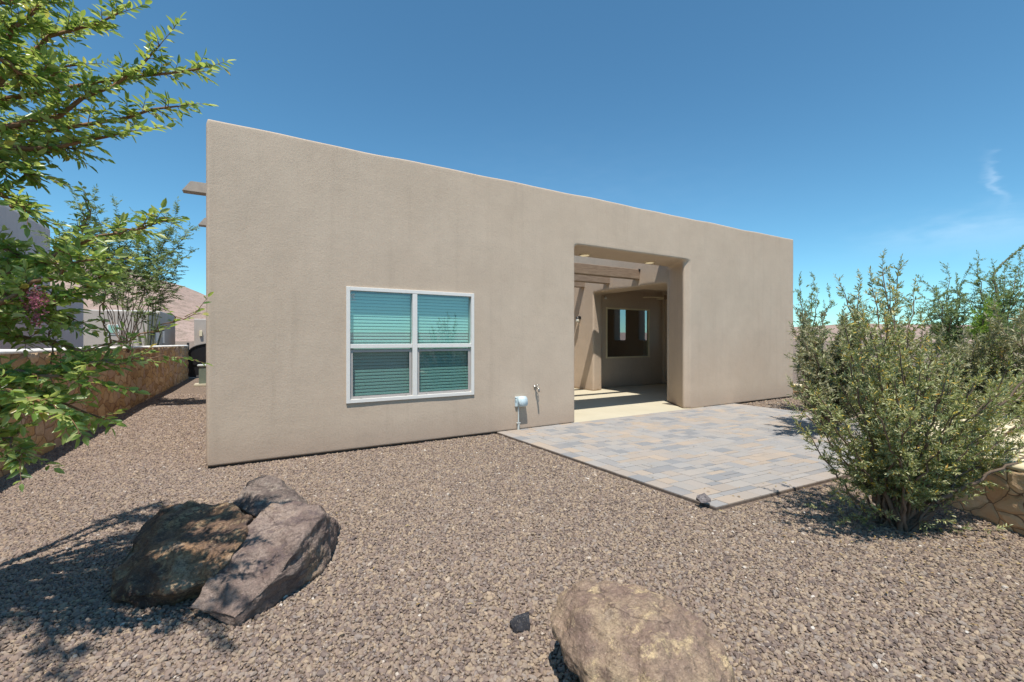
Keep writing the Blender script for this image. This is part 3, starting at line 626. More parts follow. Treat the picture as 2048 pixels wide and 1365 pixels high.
A = [on(222, 1212, 0), on(300, 1222, -.03), on(408, 1198, -.02), on(226, 1150, .10), on(285, 1052, .24), on(322, 1010, .33), on(455, 1003, .38), on(497, 1035, .36), on(486, 1085, .30), on(420, 1165, .16), on(330, 1190, .12), on(240, 1195, .08), on(300, 1110, .24),
     hid(on(222, 1212, 0), (0, .45), -.05), hid(on(408, 1198, 0), (-.1, .8), -.05), hid(on(470, 1100, 0), (0, .5), -.05)]
boulder('boulder', A, M['rock_brown'], 'dark brown lichen-spotted boulder, leftmost of the three leaning together', amp=0.034, cuts=6, seed=1, smooth_it=1, group='boulders clustered on the gravel')
Bp = [on(380, 1215, .07), on(402, 1180, .13), on(455, 1115, .24), on(500, 1045, .34), on(540, 1006, .40), on(638, 1010, .38), on(648, 1030, .33), on(662, 1115, 0.03), on(650, 1150, -.02), on(560, 1210, -.03), on(478, 1258, .0), on(600, 1085, .30), on(560, 1150, .19), on(470, 1235, .07),
      hid(on(478, 1258, 0), (.05, .3), -.05), hid(on(660, 1110, 0), (-.1, .55), -.05), hid(on(560, 1100, 0), (-.1, .5), -.05)]
boulder('boulder', Bp, M['rock_grey'], 'pale grey-pink slab boulder tilted toward the viewer, right front of the cluster', amp=0.026, cuts=6, seed=2, smooth_it=1, group='boulders clustered on the gravel')
Cp = [on(462, 1010, .25), on(500, 968, .36), on(530, 950, .40), on(556, 956, .38), on(585, 985, .32), on(612, 1010, .25), on(520, 1040, .25), on(600, 1035, .1), hid(on(500, 1010, 0), (0, 0), -.05), hid(on(610, 1000, 0), (0, .1), -.05), hid(on(480, 1000, 0), (0, .3), -.05), on(470, 1050, 0)]
boulder('boulder', Cp, M['rock_pale'], 'smaller whitish rock peeking up behind the two larger boulders', amp=0.03, cuts=6, seed=3, smooth_it=1, group='boulders clustered on the gravel')
ctr = at(1275, 678, 1.84); R = Vector((SA, -CA, 0)); FW = Vector((CA, SA, 0))
def rel(a, b, z): return Vector((ctr.x, ctr.y, 0)) + R * a + FW * b + Vector((0, 0, z))
Dp = [rel(-.37, .12, .25), rel(-.31, .24, .30), rel(-.15, .29, .35), rel(.06, .28, .355), rel(.20, .20, .33), rel(.30, .08, .27), rel(.35, -.10, .18), rel(.36, -.18, .08), rel(-.12, 0.05, .395), rel(.06, 0.02, .39), rel(.0, -.25, .31), rel(.2, -.22, .27), rel(-.30, .0, .29), rel(-.20, -.22, .20),
      rel(.37, .05, .0), rel(.25, .3, .0), rel(-.1, .4, .0), rel(-.20, .26, .0), rel(-.14, .0, -.02), rel(-.05, -.3, -.02), rel(.32, -.38, 0), rel(0.1, -.45, .1)]
boulder('boulder', Dp, M['rock_tan'], 'large rounded tan boulder alone at the bottom of the view, right of the black stone', amp=0.034, cuts=6, seed=5, smooth_it=2)
c = on(1040, 1262, 0); k = lambda a, b, z: Vector((c.x, c.y, 0)) + R * a + FW * b + Vector((0, 0, z))
boulder('small_rock', [k(-.055, .0, .05), k(-.05, .03, .0), k(.05, .05, .075), k(.055, .0, .03), k(.0, -.04, .02), k(-.03, -.03, .0), k(.05, -.02, 0), k(0, .06, 0), k(-.02, .02, .07)], M['rock_black'], 'small angular black stone on the gravel left of the big tan boulder', 'rock', 0.004, 4, 6, 1)
c = on(1407, 1010, 0.03); c.z = 0
_k0 = k
k = lambda a, b, z: Vector((c.x, c.y, 0.025)) + (R * a + FW * b + Vector((0, 0, z))) * 1.15
boulder('small_rock', [k(-.055, .0, .06), k(-.04, .03, .07), k(.02, .03, .09), k(.06, .0, .05), k(.04, -.04, .035), k(-.03, -.04, .03), k(.05, .03, .03), k(-.05, .03, .03)], M['rock_dark'], 'small dark grey stone sitting on the front corner of the patio', 'rock', 0.006, 4, 8, 1)

# ------------------------------------------------------------------ stone walls
def grid_wall(name, p0, p1, h0, h1, thick, mat, capmat, label, cat, capw=0.03, caph=0.05, seed=0, wob=0.03):
    p0, p1 = Vector((*p0, 0)), Vector((*p1, 0)); d = (p1 - p0); Ln = d.length; d.normalize(); nr = Vector((d.y, -d.x, 0))
    t = empty(name, p0, label, cat)
    nx = max(2, int(Ln / 0.09)); bm = bmesh.new(); prof = []
    nzv = 14
    for side in (1, -1):
        for j in (range(nzv + 1) if side > 0 else range(nzv, -1, -1)): prof.append((side, j / nzv))
    rows = []
    for i in range(nx + 1):
        s = Ln * i / nx; h = h0 + (h1 - h0) * i / nx; row = []
        for side, f in prof:
            q = Vector((s * 3.0, side * 9, f * h * 4.0 + seed))
            cell = noise.voronoi(q)[0]; rel_ = min(0.25, cell[1] - cell[0]) * 0.12 + noise.noise(q * 2) * wob * 0.3
            row.append(bm.verts.new(p0 + d * s + nr * side * (thick / 2 + rel_ - 0.01) + Vector((0, 0, -0.05 + f * (h + 0.05)))))
        rows.append(row)
    n = len(prof)
    for a, b in zip(rows, rows[1:]):
        for k_ in range(n - 1): bm.faces.new((a[k_], b[k_], b[k_ + 1], a[k_ + 1]))
    bm.faces.new(rows[0]); bm.faces.new(rows[-1][::-1]); bmesh.ops.recalc_face_normals(bm, faces=bm.faces[:])
    from_bm('stonework', bm, mat, t, True)
    bm = bmesh.new(); rows = []
    for i in range(nx + 1):
        s = Ln * i / nx; h = h0 + (h1 - h0) * i / nx; row = []
        for w_, z_ in ((-1, 0), (-1, .6), (-.7, 1), (.7, 1), (1, .6), (1, 0)):
            j = noise.noise(Vector((s * 4, w_ * 3, seed))) * 0.02
            row.append(bm.verts.new(p0 + d * s + nr * (w_ * (thick / 2 + capw) + j) + Vector((0, 0, h - 0.005 + z_ * caph + j * 0.6))))
        rows.append(row)
    for a, b in zip(rows, rows[1:]):
        for k_ in range(6): bm.faces.new((a[k_], b[k_], b[(k_ + 1) % 6], a[(k_ + 1) % 6]))
    bm.faces.new(rows[0]); bm.faces.new(rows[-1][::-1]); bmesh.ops.recalc_face_normals(bm, faces=bm.faces[:])
    from_bm('cap', bm, capmat, t, True)
    return t
grid_wall('stone_wall', (-2.62, -5.0), (-2.20, 14.6), 1.38, 1.22, 0.30, M['stonewall'], M['cap'], 'long brown stone boundary wall with a whitish mortar cap, left of the house', 'wall', 0.012, 0.05, 1)
grid_wall('retaining_wall', (4.30, -6.55), (6.05, -4.05), 0.50, 0.50, 0.30, M['retaining'], M['cream_cap'], 'low retaining wall of tan stones in dark mortar behind the big narrow-leaved shrub', 'wall', 0.01, 0.045, 5)
grid_wall('garden_wall', (12.9, 1.6), (13.3, -3.2), 0.20, 0.20, 0.3, M['retaining'], M['cream_cap'], 'low distant stone border with a pale cap, just right of the house corner', 'wall', 0.02, 0.05, 9)
bm = bmesh.new(); prism(bm, [(4.55, -6.60), (6.22, -4.06), (8.6, -4.55), (9.5, -8.0), (5.5, -8.2)], -0.1, 0.535)
tag(from_bm('terrace', bm, M['cream_cap']), kind='structure')

# ------------------------------------------------------------------ things beyond, on the left
t = empty('iron_gate', (-1.25, 14.6, 0), 'black arched gate closing the side yard at the end of the stone wall', 'gate')
bm = bmesh.new(); pts = [(-2.02, 0.06), (-0.5, 0.06), (-0.5, 1.0)] + [(-1.26 + 0.76 * math.cos(a), 1.0 + 0.33 * math.sin(a)) for a in np.linspace(0.2, 2.94, 14)] + [(-2.02, 1.0)]
a = [bm.verts.new((x, 14.6, z)) for x, z in pts]; c = [bm.verts.new((x, 14.64, z)) for x, z in pts]; bm.faces.new(a); bm.faces.new(c[::-1])
for i in range(len(pts)): bm.faces.new((a[i], c[i], c[(i + 1) % len(pts)], a[(i + 1) % len(pts)]))
bmesh.ops.recalc_face_normals(bm, faces=bm.faces[:]); from_bm('panel', bm, M['black_metal'], t)
bm = bmesh.new(); tube(bm, [(x, 14.59, z) for x, z in pts] + [(pts[0][0], 14.59, pts[0][1])], 0.03, 6); box(bm, -2.02, -0.5, 14.57, 14.6, 0.5, 0.55); from_bm('frame', bm, M['black_metal'], t)
bm = bmesh.new(); box(bm, -2.10, -2.03, 14.55, 14.67, 0, 1.35, 0.006); from_bm('post', bm, M['black_metal'], t)
t = empty('utility_pedestal', (-1.30, 11.1, 0), 'short grey-green utility pedestal beside the house wall near the gate', 'pedestal')
bm = bmesh.new(); box(bm, -1.43, -1.13, 11.0, 11.25, 0.06, 0.62, 0.015); from_bm('body', bm, M['pedestal'], t)
bm = bmesh.new(); box(bm, -1.47, -1.10, 10.97, 11.28, 0.62, 0.68, 0.02); from_bm('lid', bm, M['conduit'], t)
bm = bmesh.new(); box(bm, -1.55, -1.02, 10.9, 11.35, 0, 0.07, 0.01); from_bm('pad', bm, M['concrete'], t)

def parapet_house(name, boxes, mat, label, cat='house', wins=(), doors=()):
    t = empty(name, (boxes[0][0], boxes[0][2], 0), label, cat)
    for i, b in enumerate(boxes):
        bm = bmesh.new(); box(bm, b[0], b[1], b[2], b[3], -0.05, b[4], 0.06, 3); from_bm('wall', bm, mat, t)
        bm = bmesh.new(); box(bm, b[0] + .02, b[1] - .02, b[2] + .02, b[3] - .02, b[4] - .02, b[4] + 0.02, 0.01); from_bm('parapet_cap', bm, M['cap'], t)
    for (x0, x1, y0, y1, z0, z1) in wins:
        bm = bmesh.new(); box(bm, x0, x1, y0, y1, z0, z1, 0.01)
        w = from_bm('window', bm, M['vinyl'], t); ax = (x1 - x0) < (y1 - y0)
        bm = bmesh.new()
        if ax: box(bm, x1 + 0.003, x1 + 0.02, y0 + .08, y1 - .08, z0 + .08, z1 - .08)
        else: box(bm, x0 + .08, x1 - .08, y0 - 0.02, y0 - 0.003, z0 + .08, z1 - .08)
        from_bm('pane', bm, M['glass_dark'] if not ax else M['vinyl'], w)
    return t
parapet_house('neighbour_house', [(-14, -5.0, -3, 11.7, 4.68), (-13, -5.3, 11.75, 15.9, 3.1)], M['stucco_neighbour'], 'large mauve-grey stucco house behind the leafy tree, over the stone wall', wins=[(-4.99, -4.96, 5.2, 6.6, 1.3, 2.6)])
parapet_house('distant_house', [(-18, -6.9, 38.4, 50, 3.65), (-10.5, -6.86, 43, 52, 3.9)], M['stucco_far'], 'pale distant house seen over the stone wall, below the hill', wins=[(-6.895, -6.86, 41.0, 42.6, 1.0, 2.3), (-6.895, -6.86, 44, 45.2, 1.0, 2.3), (-9.4, -8.7, 38.36, 38.39, 1.8, 2.6)])
p = at(388, 638, 44)
hs = parapet_house('distant_house', [(p.x, p.x + 12, p.y, p.y + 10, 3.45)], M['stucco_far'], 'low tan distant house glimpsed above the black gate', wins=[])
bm = bmesh.new(); q = at(401, 668, 43.9); box(bm, q.x - .12, q.x + .12, p.y - .2, p.y - .01, 1.75, 2.3, .03); from_bm('lantern', bm, M['cream'], hs)

# ocotillo behind the wall
t = empty('ocotillo', at(290, 690, 17) * 1.0, 'spindly ocotillo with tall bare stems in front of the pale distant house', 'cactus'); t.location.z = 0
bc = Vector(t.location)
for i, (du, top) in enumerate([(265, 618), (285, 640), (297, 612), (307, 608), (311, 603), (318, 625), (275, 655), (326, 650)]):
    tp = at(du, top, 17 + random.uniform(-.3, .3)); mid = bc.lerp(tp, 0.5) + Vector((random.uniform(-.12, .12), 0, 0.12))
    bm = bmesh.new(); tube(bm, [bc + Vector((random.uniform(-.06, .06), random.uniform(-.06, .06), 0)), bc.lerp(mid, .5), mid, mid.lerp(tp, .55), tp], [.045, .04, .035, .03, .015], 6)
    from_bm('stem', bm, M['cactus'], t)

# ------------------------------------------------------------------ trees and shrubs
class Plant:
    def __init__(s, seed, c=(0, 0, 0)): s.c = Vector(c); s.bm = bmesh.new(); s.L = []; s.r = random.Random(seed); s.extra = []
    def rv(s): return Vector((s.r.gauss(0, 1), s.r.gauss(0, 1), s.r.gauss(0, 1))).normalized()
    def curve(s, pts, n):
        pts = [Vector(p) for p in pts]; out = []
        P4 = [2 * pts[0] - pts[1]] + pts + [2 * pts[-1] - pts[-2]]
        m = len(pts) - 1
        for i in range(n + 1):
            g = i / n * m; k = min(int(g), m - 1); u = g - k; a, b, c, d = P4[k:k + 4]
            out.append(0.5 * ((2 * b) + (c - a) * u + (2 * a - 5 * b + 4 * c - d) * u * u + (3 * b - a - 3 * c + d) * u ** 3))
        return out
    def leaf(s, p, d, l, w, up=None):
        o_ = Vector((p.x - s.c.x, p.y - s.c.y, 0)); o_ = o_.normalized() if o_.length > 0.01 else o_
        n = Vector((0, 0, 0.75)) + o_ * 0.55 + s.rv() * 0.75; s.L.append((p, d, n, l, w))
    def twig(s, p, d, ln, o, depth=0):
        n = max(3, int(ln / 0.05)); pts = [p.copy()]; v = d.normalized()
        for i in range(n):
            v = (v + s.rv() * o['wig'] + Vector((0, 0, o['grav']))).normalized(); pts.append(pts[-1] + v * ln / n)
        if o['tw'] > 0: tube(s.bm, pts, [o['tw'] * (1 - 0.7 * i / n) for i in range(n + 1)], 4, False)
        seg = ln / n; k = int(ln / o['gap']); side = 1
        for j in range(k):
            f = (j + 0.5) / k
            if f < o.get('bare', 0.08): continue
            g = f * n; i0 = min(int(g), n - 1); q = pts[i0].lerp(pts[i0 + 1], g - i0); tg = (pts[i0 + 1] - pts[i0]).normalized()
            if o.get('whorl'): sd = s.rv(); sd = (sd - sd.dot(tg) * tg).normalized()
            else:
                sd = tg.cross(Vector((0, 0, 1)) + s.rv() * 0.35).normalized() * side; side = -side
            dd = (tg * o['fwd'] + sd + Vector((0, 0, o['lift'] + s.r.uniform(-.25, .15)))).normalized()
            sz = o['len'] * s.r.uniform(0.65, 1.15) * (1 - 0.35 * f); s.leaf(q, dd, sz, sz * o['asp'] * s.r.uniform(.8, 1.2))
        s.leaf(pts[-1], v, o['len'] * .8, o['len'] * .8 * o['asp'])
        if depth > 0:
            m = max(1, int(ln / o['sub']))
            for j in range(m):
                f = s.r.uniform(0.15, 0.85); i0 = min(int(f * n), n - 1); q = pts[i0]; tg = (pts[i0 + 1] - pts[i0]).normalized()
                sd = s.rv(); sd.z *= 0.6; s.twig(q, (tg * 1.1 + sd).normalized(), ln * s.r.uniform(.35, .6) * (1.1 - f), o, depth - 1)
    def limb(s, pts, r0, r1, o, spacing, tl, t0=0.2, depth=1, n=None, wob=0.02):
        n = n or 14; c = s.curve(pts, n)
        for i in range(1, n): c[i] = c[i] + s.rv() * wob
        tube(s.bm, c, [r0 + (r1 - r0) * i / n for i in range(n + 1)], 7, False)
        Ln = sum((c[i + 1] - c[i]).length for i in range(n)); k = int(Ln * (1 - t0) / spacing)
        for j in range(k):
            f = t0 + (1 - t0) * (j + s.r.random()) / k; g = f * n; i0 = min(int(g), n - 1); q = c[i0].lerp(c[i0 + 1], g - i0); tg = (c[i0 + 1] - c[i0]).normalized()
            sd = s.rv(); sd = (sd - sd.dot(tg) * tg).normalized(); sd.z = sd.z * 0.8 + o.get('tup', 0.1)
            s.twig(q, (tg * o.get('tf', 0.9) + sd).normalized(), tl * s.r.uniform(.5, 1.1) * (1.15 - 0.75 * f), o, depth)
        s.twig(c[-1], (c[-1] - c[-2]).normalized(), tl * 0.8, o, depth)
    def build(s, root, bark_m, leaf_m, crown='crown', trunk='trunk'):
        from_bm(trunk, s.bm, bark_m, root, True)
        s.crown(root, leaf_m, crown)
    def crown(s, root, leaf_m, crown='crown'):
        P0 = np.array([l[0][:] for l in s.L]); D = np.array([l[1][:] for l in s.L]); Nn = np.array([l[2][:] for l in s.L]); ln = np.array([l[3] for l in s.L])[:, None]; w = np.array([l[4] for l in s.L])[:, None]
        D /= np.linalg.norm(D, axis=1, keepdims=True); S = np.cross(D, Nn); S /= np.linalg.norm(S, axis=1, keepdims=True) + 1e-9; U = np.cross(S, D)
        V = np.stack([P0, P0 + D * ln * .3 + S * w * .46 + U * w * .14, P0 + D * ln * .68 + S * w * .38 + U * w * .10 - U * ln * .03, P0 + D * ln - U * ln * .12,
                      P0 + D * ln * .68 - S * w * .38 + U * w * .10 - U * ln * .03, P0 + D * ln * .3 - S * w * .46 + U * w * .14], 1).reshape(-1, 3)
        off = Vector((0, 0, 0)); n = len(s.L)
        idx = (np.arange(n) * 6)[:, None] + np.array([0, 1, 2, 3, 0, 3, 4, 5])[None]
        me = bpy.data.meshes.new(crown); me.vertices.add(n * 6); me.vertices.foreach_set('co', V.astype(np.float32).ravel())
        me.loops.add(n * 8); me.loops.foreach_set('vertex_index', idx.astype(np.int32).ravel())
        me.polygons.add(n * 2); me.polygons.foreach_set('loop_start', (np.arange(n * 2) * 4).astype(np.int32)); me.update(calc_edges=True); me.validate()
        print(crown, n, 'leaves'); return link(crown, me, leaf_m, root)

# --- the leafy tree at the left edge
OT = dict(wig=.10, grav=-.018, tw=.0022, gap=.0145, fwd=.75, lift=.05, len=.066, asp=.42, sub=.10, tf=1.0, tup=.1)
root = at(-420, 678, 2.1); root.z = 0
tree = empty('leafy_tree', root, 'leafy green tree with arching branches reaching in from the left edge', 'tree')
T = Plant(3, root)
fork = root + Vector((0.05, 0.05, 1.15))
T.limb([root - Vector((0, 0, .1)), root + Vector((0.04, 0, .6)), fork], .075, .055, OT, 9, .3, 0.99, 0)
up = [  # tips as u, v, depth with a middle point
    ((-60, 230, 2.2), (80, 90, 2.2), (235, 28, 2.2)), ((-80, 250, 2.3), (180, 170, 2.3), (400, 138, 2.2)), ((-80, 300, 2.1), (150, 215, 2.2), (320, 90, 2.2)),
    ((-80, 330, 2.4), (160, 250, 2.3), (355, 213, 2.2)), ((-80, 330, 2.1), (90, 290, 2.1), (265, 262, 2.1)), ((-80, 350, 2.3), (50, 300, 2.2), (150, 300, 2.2)),
    ((-90, 150, 2.0), (20, 60, 2.0), (110, -20, 2.0)), ((-100, 60, 2.2), (20, 0, 2.2), (190, -40, 2.3)), ((-100, 200, 2.5), (40, 170, 2.5), (160, 130, 2.5)), ((-100, 260, 2.6), (20, 250, 2.6), (130, 230, 2.6)),
    ((-60, 400, 2.0), (0, 395, 2.0), (60, 425, 2.0)), ((-100, 100, 1.9), (0, 130, 1.9), (90, 150, 2.0)), ((-100, 330, 1.95), (-10, 320, 2.0), (70, 350, 2.05)), ((-90, 50, 2.6), (30, 60, 2.6), (150, 60, 2.6))]
for a_, b_, c_ in up:
    s0 = fork.lerp(at(*a_), 0.35) + Vector((0, 0, .15)); T.limb([fork, s0, at(*a_), at(*b_), at(*c_)], .028, .004, OT, .037, .20, .40, 1)
low = [((-60, 590, 2.1), (130, 500, 2.1), (310, 448, 2.0)), ((-60, 640, 1.9), (90, 560, 1.9), (190, 520, 1.9)), ((-60, 620, 2.2), (120, 600, 2.2), (215, 545, 2.1)),
       ((-60, 780, 2.1), (130, 740, 2.1), (235, 722, 2.05)), 
       ((-60, 830, 2.1), (80, 800, 2.1), (200, 835, 2.0)), ((-60, 880, 2.0), (-10, 870, 2.0), (45, 905, 1.95)), ((-60, 660, 2.3), (60, 610, 2.3), (150, 640, 2.3)),
       ((-60, 560, 2.3), (50, 530, 2.3), (150, 490, 2.3)), ((-60, 600, 2.0), (20, 600, 2.0), (100, 640, 2.0)), ((-60, 770, 2.0), (90, 745, 2.0), (205, 770, 2.0)), ((-60, 640, 2.1), (20, 640, 2.1), (120, 600, 2.1)), ((-60, 830, 2.1), (30, 790, 2.1), (110, 790, 2.1)), ((-60, 690, 2.2), (60, 680, 2.2), (160, 700, 2.2)), ((-60, 800, 1.9), (50, 790, 1.9), (140, 835, 1.9)), ((-60, 500, 2.1), (20, 510, 2.1), (95, 530, 2.1))]
for a_, b_, c_ in low:
    s0 = (root + Vector((0, 0, .8))).lerp(at(*a_), 0.5); T.limb([root + Vector((0, 0, .75)), s0, at(*a_), at(*b_), at(*c_)], .022, .003, OT, .031, .18, .42, 1)
OS = dict(OT); OS['gap'] = .022; OS['len'] = .05
for a_, b_, c_ in [((150, 700, 2.0), (290, 668, 2.0), (395, 622, 2.0)), ((180, 725, 2.0), (280, 722, 2.0), (368, 716, 2.0)), ((100, 740, 2.2), (108, 660, 2.2), (104, 590, 2.2)), ((215, 700, 2.3), (205, 600, 2.3), (200, 520, 2.3)),
                   ((160, 480, 2.2), (175, 430, 2.2), (172, 395, 2.2)), ((230, 465, 2.0), (290, 452, 2.0), (335, 440, 2.0)), ((-10, 900, 1.95), (20, 920, 1.95), (40, 935, 1.9))]:
    T.limb([at(*a_), at(*b_), at(*c_)], .004, .0018, OS, .07, .10, .1, 0)
    cc = T.curve([at(*a_), at(*b_), at(*c_)], 8); 
    for i in range(8): T.twig(cc[i], cc[i + 1] - cc[i], (cc[i + 1] - cc[i]).length, OS, 0)
# limbs above the frame, which throw the dappled shade on the rocks
for a, b, z in [(-1.6, 1.2, 3.2), (-1.9, 1.7, 3.4), (-1.5, .8, 3.6), (-2.2, 1.1, 3.2), (-2.4, 1.5, 3.7), (-1.9, .6, 3.3), (-2.6, .8, 3.6)]:
    e = Vector((b * CA + a * SA, b * SA - a * CA - DIST, z)); T.limb([fork, fork.lerp(e, .5) + Vector((0, 0, .5)), e], .035, .006, OT, .075, .34, .3, 1)
T.build(tree, M['bark_red'], M['leaf_tree'])
Bm = Plant(9)
for i in range(420):
    c0 = at(72 + Bm.r.gauss(0, 13), 600 + Bm.r.gauss(0, 11), 1.9 + Bm.r.gauss(0, .04)); Bm.leaf(c0, Bm.rv(), .012, .009)
for i in range(60):
    c0 = at(72 + Bm.r.gauss(0, 8), 636 + Bm.r.gauss(0, 10), 1.9); Bm.leaf(c0, Bm.rv(), .012, .009)
Bm.bm.free(); Bm.crown(tree, M['blossom'], 'blossom')

# --- the big narrow-leaved shrub on the right
OA = dict(wig=.17, grav=.0, tw=.0016, gap=.0052, fwd=1.0, lift=.15, len=.040, asp=.27, sub=.07, tf=.75, tup=.05, whorl=True)
sb = on(1790, 1052, 0)
sh = empty('willow_leaf_shrub', sb, 'big olive-green narrow-leaved shrub on the gravel at the right front of the patio', 'shrub')
S_ = Plant(5, sb)
tips = [(1765, 505, 3.6), (1795, 515, 3.7), (1745, 540, 3.5), (1780, 545, 3.5), (1690, 548, 3.7), (1718, 545, 3.5), (1828, 560, 3.6), (1845, 640, 3.5), (1690, 630, 3.4), (1655, 700, 3.6), (1725, 590, 3.4), (1770, 600, 3.3), (1632, 760, 3.5), (1612, 840, 3.5), (1605, 800, 3.7), (1650, 790, 3.2), (1700, 700, 3.2), (1740, 640, 3.1),
        (1790, 640, 3.3), (1600, 760, 3.9), (1875, 690, 3.6), (1905, 720, 3.4), (1950, 740, 3.6), (1990, 750, 3.4), (2030, 740, 3.6), (2060, 740, 3.3), (2070, 800, 3.3), (1950, 740, 3.1), (1890, 740, 3.0), (1840, 720, 2.95), (1790, 740, 2.95), (2000, 760, 3.0), (2040, 740, 3.8),
        (1750, 780, 2.95), (1820, 810, 2.9), (1900, 810, 2.95), (1960, 850, 3.1), (1690, 820, 3.1), (2060, 860, 3.4), (1960, 880, 3.2), (1880, 880, 3.1), (1810, 880, 3.1), (2000, 820, 3.2), (1930, 860, 3.3), (2010, 880, 3.5), (2080, 780, 3.6), (1980, 790, 3.5), (1900, 760, 3.3), (1860, 700, 3.2), (1760, 700, 3.1), (1950, 750, 3.5), (2010, 720, 3.2), (2120, 760, 3.4), (2130, 840, 3.6), (2100, 700, 3.7)]
for i, (u, v, b) in enumerate(tips):
    tp = at(u, v + (26 if v > 600 else 40), b); st = sb + Vector((S_.r.uniform(-.10, .10), S_.r.uniform(-.10, .10), -.03)); hz = tp - st; mid = st + Vector((hz.x * .46, hz.y * .46, hz.z * .50)) + S_.rv() * .05
    big = i % 4 == 0; S_.limb([st, mid, tp], .020 if big else .012, .003, OA, .031, .21, .26, 1, wob=.02)
for u, v, b in [(1640, 1015, 3.55), (1700, 1000, 3.4), (1930, 1000, 3.3), (1985, 1060, 3.3), (1880, 1040, 3.3), (1760, 1020, 3.3), (1690, 1045, 3.45)]:
    S_.limb([sb, sb.lerp(at(u, v, b), .5) + Vector((0, 0, .0)), at(u, v, b)], .006, .002, OA, .05, .13, .35, 0, wob=.01)
for q in ([(1805, 1035, 3.5), (1880, 930, 3.4), (1960, 850, 3.3), (2060, 750, 3.2)], [(1870, 1005, 3.4), (1960, 960, 3.3), (2060, 915, 3.2)]):
    S_.limb([at(*p_) for p_ in q], .018, .006, OA, .10, .16, .3, 1)
S_.build(sh, M['bark'], M['leaf_olive'], 'foliage', 'stems')

def bush(name, base_, tips, leafm, barkm, o, spacing, tl, label, cat, seed, r=.02, group=None, trunk='stems', crown='foliage', t0=.25, depth=1, fork_=None):
    e = empty(name, base_, label, cat, group); p = Plant(seed, base_); st0 = Vector(base_)
    if fork_ is not None:
        fk = st0 + Vector((0.05, 0, fork_)); tube(p.bm, [st0 - Vector((0, 0, .05)), st0.lerp(fk, .5) + Vector((.03, .02, 0)), fk], [r * 2, r * 1.7, r * 1.4], 8, False); st0 = fk
    for tp in tips:
        tp = Vector(tp); hz = tp - st0; mid = st0 + Vector((hz.x * .4, hz.y * .4, hz.z * .55)) + p.rv() * .08
        p.limb([st0 + p.rv() * .02, mid, tp], r, .004, o, spacing, tl, t0, depth, wob=.03)
    p.build(e, barkm, leafm, crown, trunk); return e
OB = dict(wig=.16, grav=.0, tw=.0025, gap=.010, fwd=.9, lift=.1, len=.08, asp=.32, sub=.12, tf=1.0, tup=.3, whorl=True)
rr = random.Random(11); OM = dict(OB); OM.update(wig=.30, len=.06, tup=.0, tf=.45, grav=-.01)
def cloud(u0, u1, v0, v1, b0, b1, n, top=None):
    out = []
    for _ in range(n):
        u = rr.uniform(u0, u1); v = rr.uniform(v0, v1)
        if top: v = max(v, top(u) + rr.uniform(0, 25))
        out.append(at(u, v, rr.uniform(b0, b1)))
    return out
g = at(1660, 678, 7.0); g.z = 0
bush('sage_shrub', g, cloud(1595, 1750, 640, 790, 6.3, 7.7, 60), M['leaf_sage'], M['bark'], OB, .07, .34, 'wide grey-green shrub between the house corner and the big willow-leaved shrub', 'shrub', 21)
g = at(1612, 678, 9.0); g.z = 0
bush('feathery_tree', g, [at(1600, 577, 9), at(1628, 567, 9.2), at(1618, 622, 8.8), at(1645, 642, 9), at(1690, 652, 9.2), at(1660, 600, 9), at(1604, 610, 8.8), at(1635, 590, 9), at(1740, 640, 9)], M['leaf_feather'], M['bark'], OM, .09, .40, 'thin airy tree rising just right of the house corner', 'tree', 22, trunk='trunk', crown='crown', fork_=.5)
g = at(1880, 678, 6.2); g.z = 0
bush('sage_shrub', g, cloud(1750, 2040, 680, 800, 5.6, 6.8, 60), M['leaf_sage'], M['bark'], OB, .075, .33, 'pale olive shrub behind the big shrub, with reddish soil around it', 'shrub', 23)
g = at(1900, 678, 9.5); g.z = 0
bush('mesquite_tree', g, [at(1860, 572, 9.5), at(1900, 557, 9.5), at(1925, 560, 9.3), at(1870, 612, 9.2), at(1930, 612, 9.3), at(1890, 602, 10), at(1850, 602, 9.8), at(1905, 632, 9), at(1830, 620, 9.4), at(1880, 600, 9.0), at(1915, 585, 9.0)], M['leaf_feather'], M['bark'], OM, .06, .5, 'feathery tree with a rounded crown behind the shrubs, left of the taller dark tree', 'tree', 24, trunk='trunk', crown='crown', fork_=.8)
g = at(2000, 678, 9.0); g.z = 0
bush('mesquite_tree', g, [at(1955, 541, 9), at(1985, 556, 9), at(2010, 551, 9), at(2040, 536, 9.2), at(1975, 606, 8.8), at(2010, 616, 8.8), at(2050, 606, 9), at(2050, 646, 8.8), at(1990, 576, 9.4), at(2070, 556, 9), at(1960, 576, 9), at(2020, 656, 8.8), at(1935, 600, 9), at(2045, 560, 8.8)], M['leaf_feather'], M['bark'], OM, .05, .5, 'taller darker feathery tree at the right edge of the view', 'tree', 25, trunk='trunk', crown='crown', fork_=.8)
p = Plant(77); e = empty('ocotillo', (at(2000, 678, 10).x, at(2000, 678, 10).y, 0), 'ocotillo whose one long thorny stem slants up above the right-hand trees', 'cactus')
bs_ = Vector(e.location); tube(p.bm, p.curve([bs_, at(1996, 600, 10), at(1990, 545, 10), at(2062, 480, 10)], 16), [.04 - .0018 * i for i in range(17)], 6)
for i in range(90):
    f = p.r.random(); p.leaf(at(1990 + 72 * f, 545 - 65 * f, 10) + p.rv() * .02, (p.rv() + Vector((0, 0, .5))).normalized(), .06, .03)
p.build(e, M['cactus'], M['leaf_feather'], 'leaves', 'stem')
g = at(1975, 678, 7.6); g.z = 0
bush('leafy_bush', g, cloud(1935, 2000, 615, 690, 7.3, 7.9, 16), M['leaf_bright'], M['bark'], OB, .06, .22, 'bright yellow-green bush in front of the dark tree at the right', 'shrub', 26)
g = at(2090, 678, 5.6); g.z = 0
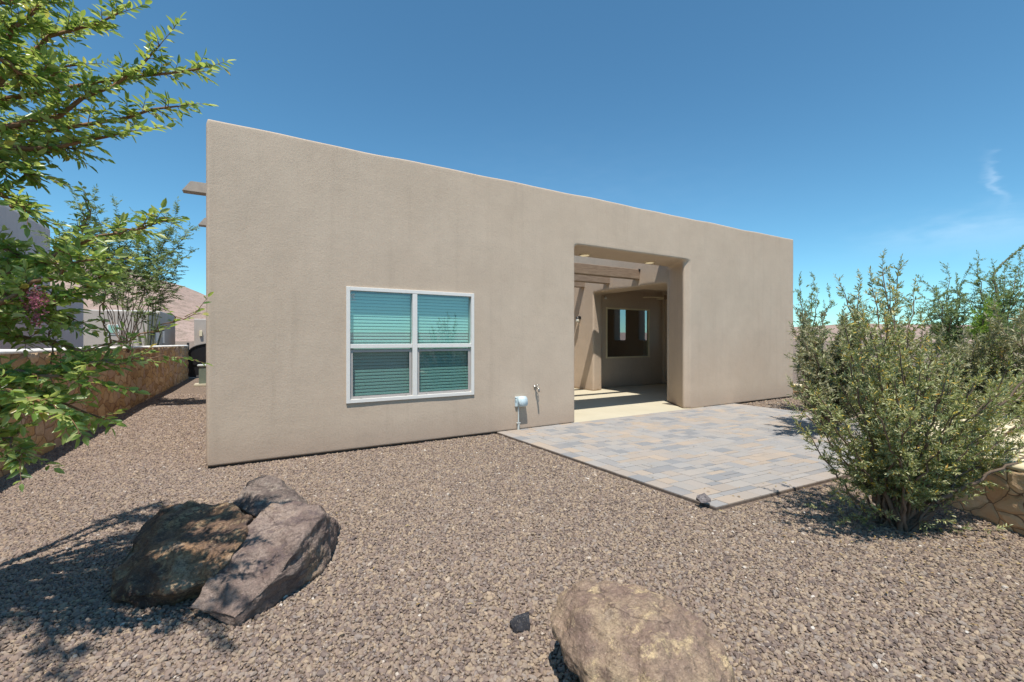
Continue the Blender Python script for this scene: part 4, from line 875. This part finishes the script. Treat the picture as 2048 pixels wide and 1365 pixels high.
bush('sage_shrub', g, cloud(1985, 2130, 640, 790, 5.0, 6.2, 36), M['leaf_sage'], M['bark'], OB, .075, .33, 'olive shrub at the far right edge above the pale terrace', 'shrub', 27)
# --- behind the stone wall on the left
OF = dict(wig=.22, grav=-.01, tw=.002, gap=.014, fwd=.6, lift=.0, len=.085, asp=.32, sub=.12, tf=.5, tup=.05)
g = at(243, 678, 9.3); g.z = 0
bush('airy_tree', g, [at(155, 405, 9.3), at(190, 410, 9.3), at(235, 430, 9.2), at(280, 455, 9.5), at(350, 435, 9.3), at(372, 470, 9.3), at(365, 520, 9.3), at(330, 540, 9.1), at(300, 500, 9.3), at(250, 490, 9.5), at(210, 480, 9.2), at(170, 470, 9.4), at(120, 450, 9.4), at(100, 480, 9.2), at(330, 480, 9.5), at(150, 530, 9.3), at(260, 540, 9.0), at(205, 540, 9.3), at(340, 590, 9.3)],
     M['leaf_feather'], M['bark'], OF, .036, .50, 'airy fine-leaved tree standing behind the stone wall, left of the house', 'tree', 31, r=.009, trunk='trunk', crown='crown', t0=.5, fork_=1.1)
g = at(300, 678, 19); g.z = 0
bush('desert_shrub', g, cloud(270, 345, 682, 705, 18.5, 20, 10), M['leaf_sage'], M['bark'], OB, .2, .4, 'low grey-green scrub behind the stone wall below the distant house', 'shrub', 32, depth=0)

# --- fallen leaves and twigs
Lt = Plant(91)
for i in range(260):
    if i < 200: q = sb + Vector((Lt.r.gauss(0, .55), Lt.r.gauss(.1, .5), 0)); z = .022
    elif i < 232: q = Vector((Lt.r.uniform(3.6, 9), Lt.r.uniform(-3.4, -.2), 0)); z = .040
    else: q = Vector((Lt.r.uniform(-2, 3), Lt.r.uniform(-4.6, -.3), 0)); z = .022
    if 3.4 < q.x < 9.6 and -3.75 < q.y < 0: z = .040
    a_ = Lt.r.uniform(0, 6.28); Lt.L.append((Vector((q.x, q.y, z)), Vector((math.cos(a_), math.sin(a_), Lt.r.uniform(-.05, .25))), Vector((Lt.r.gauss(0, .25), Lt.r.gauss(0, .25), 1)), .035 * Lt.r.uniform(.6, 1.1), .011))
Lt.bm.free(); lo_ = Lt.crown(None, M['dry_leaf'], 'leaf_litter'); tag(lo_, 'dry fallen leaves scattered on the gravel and patio', kind='stuff')
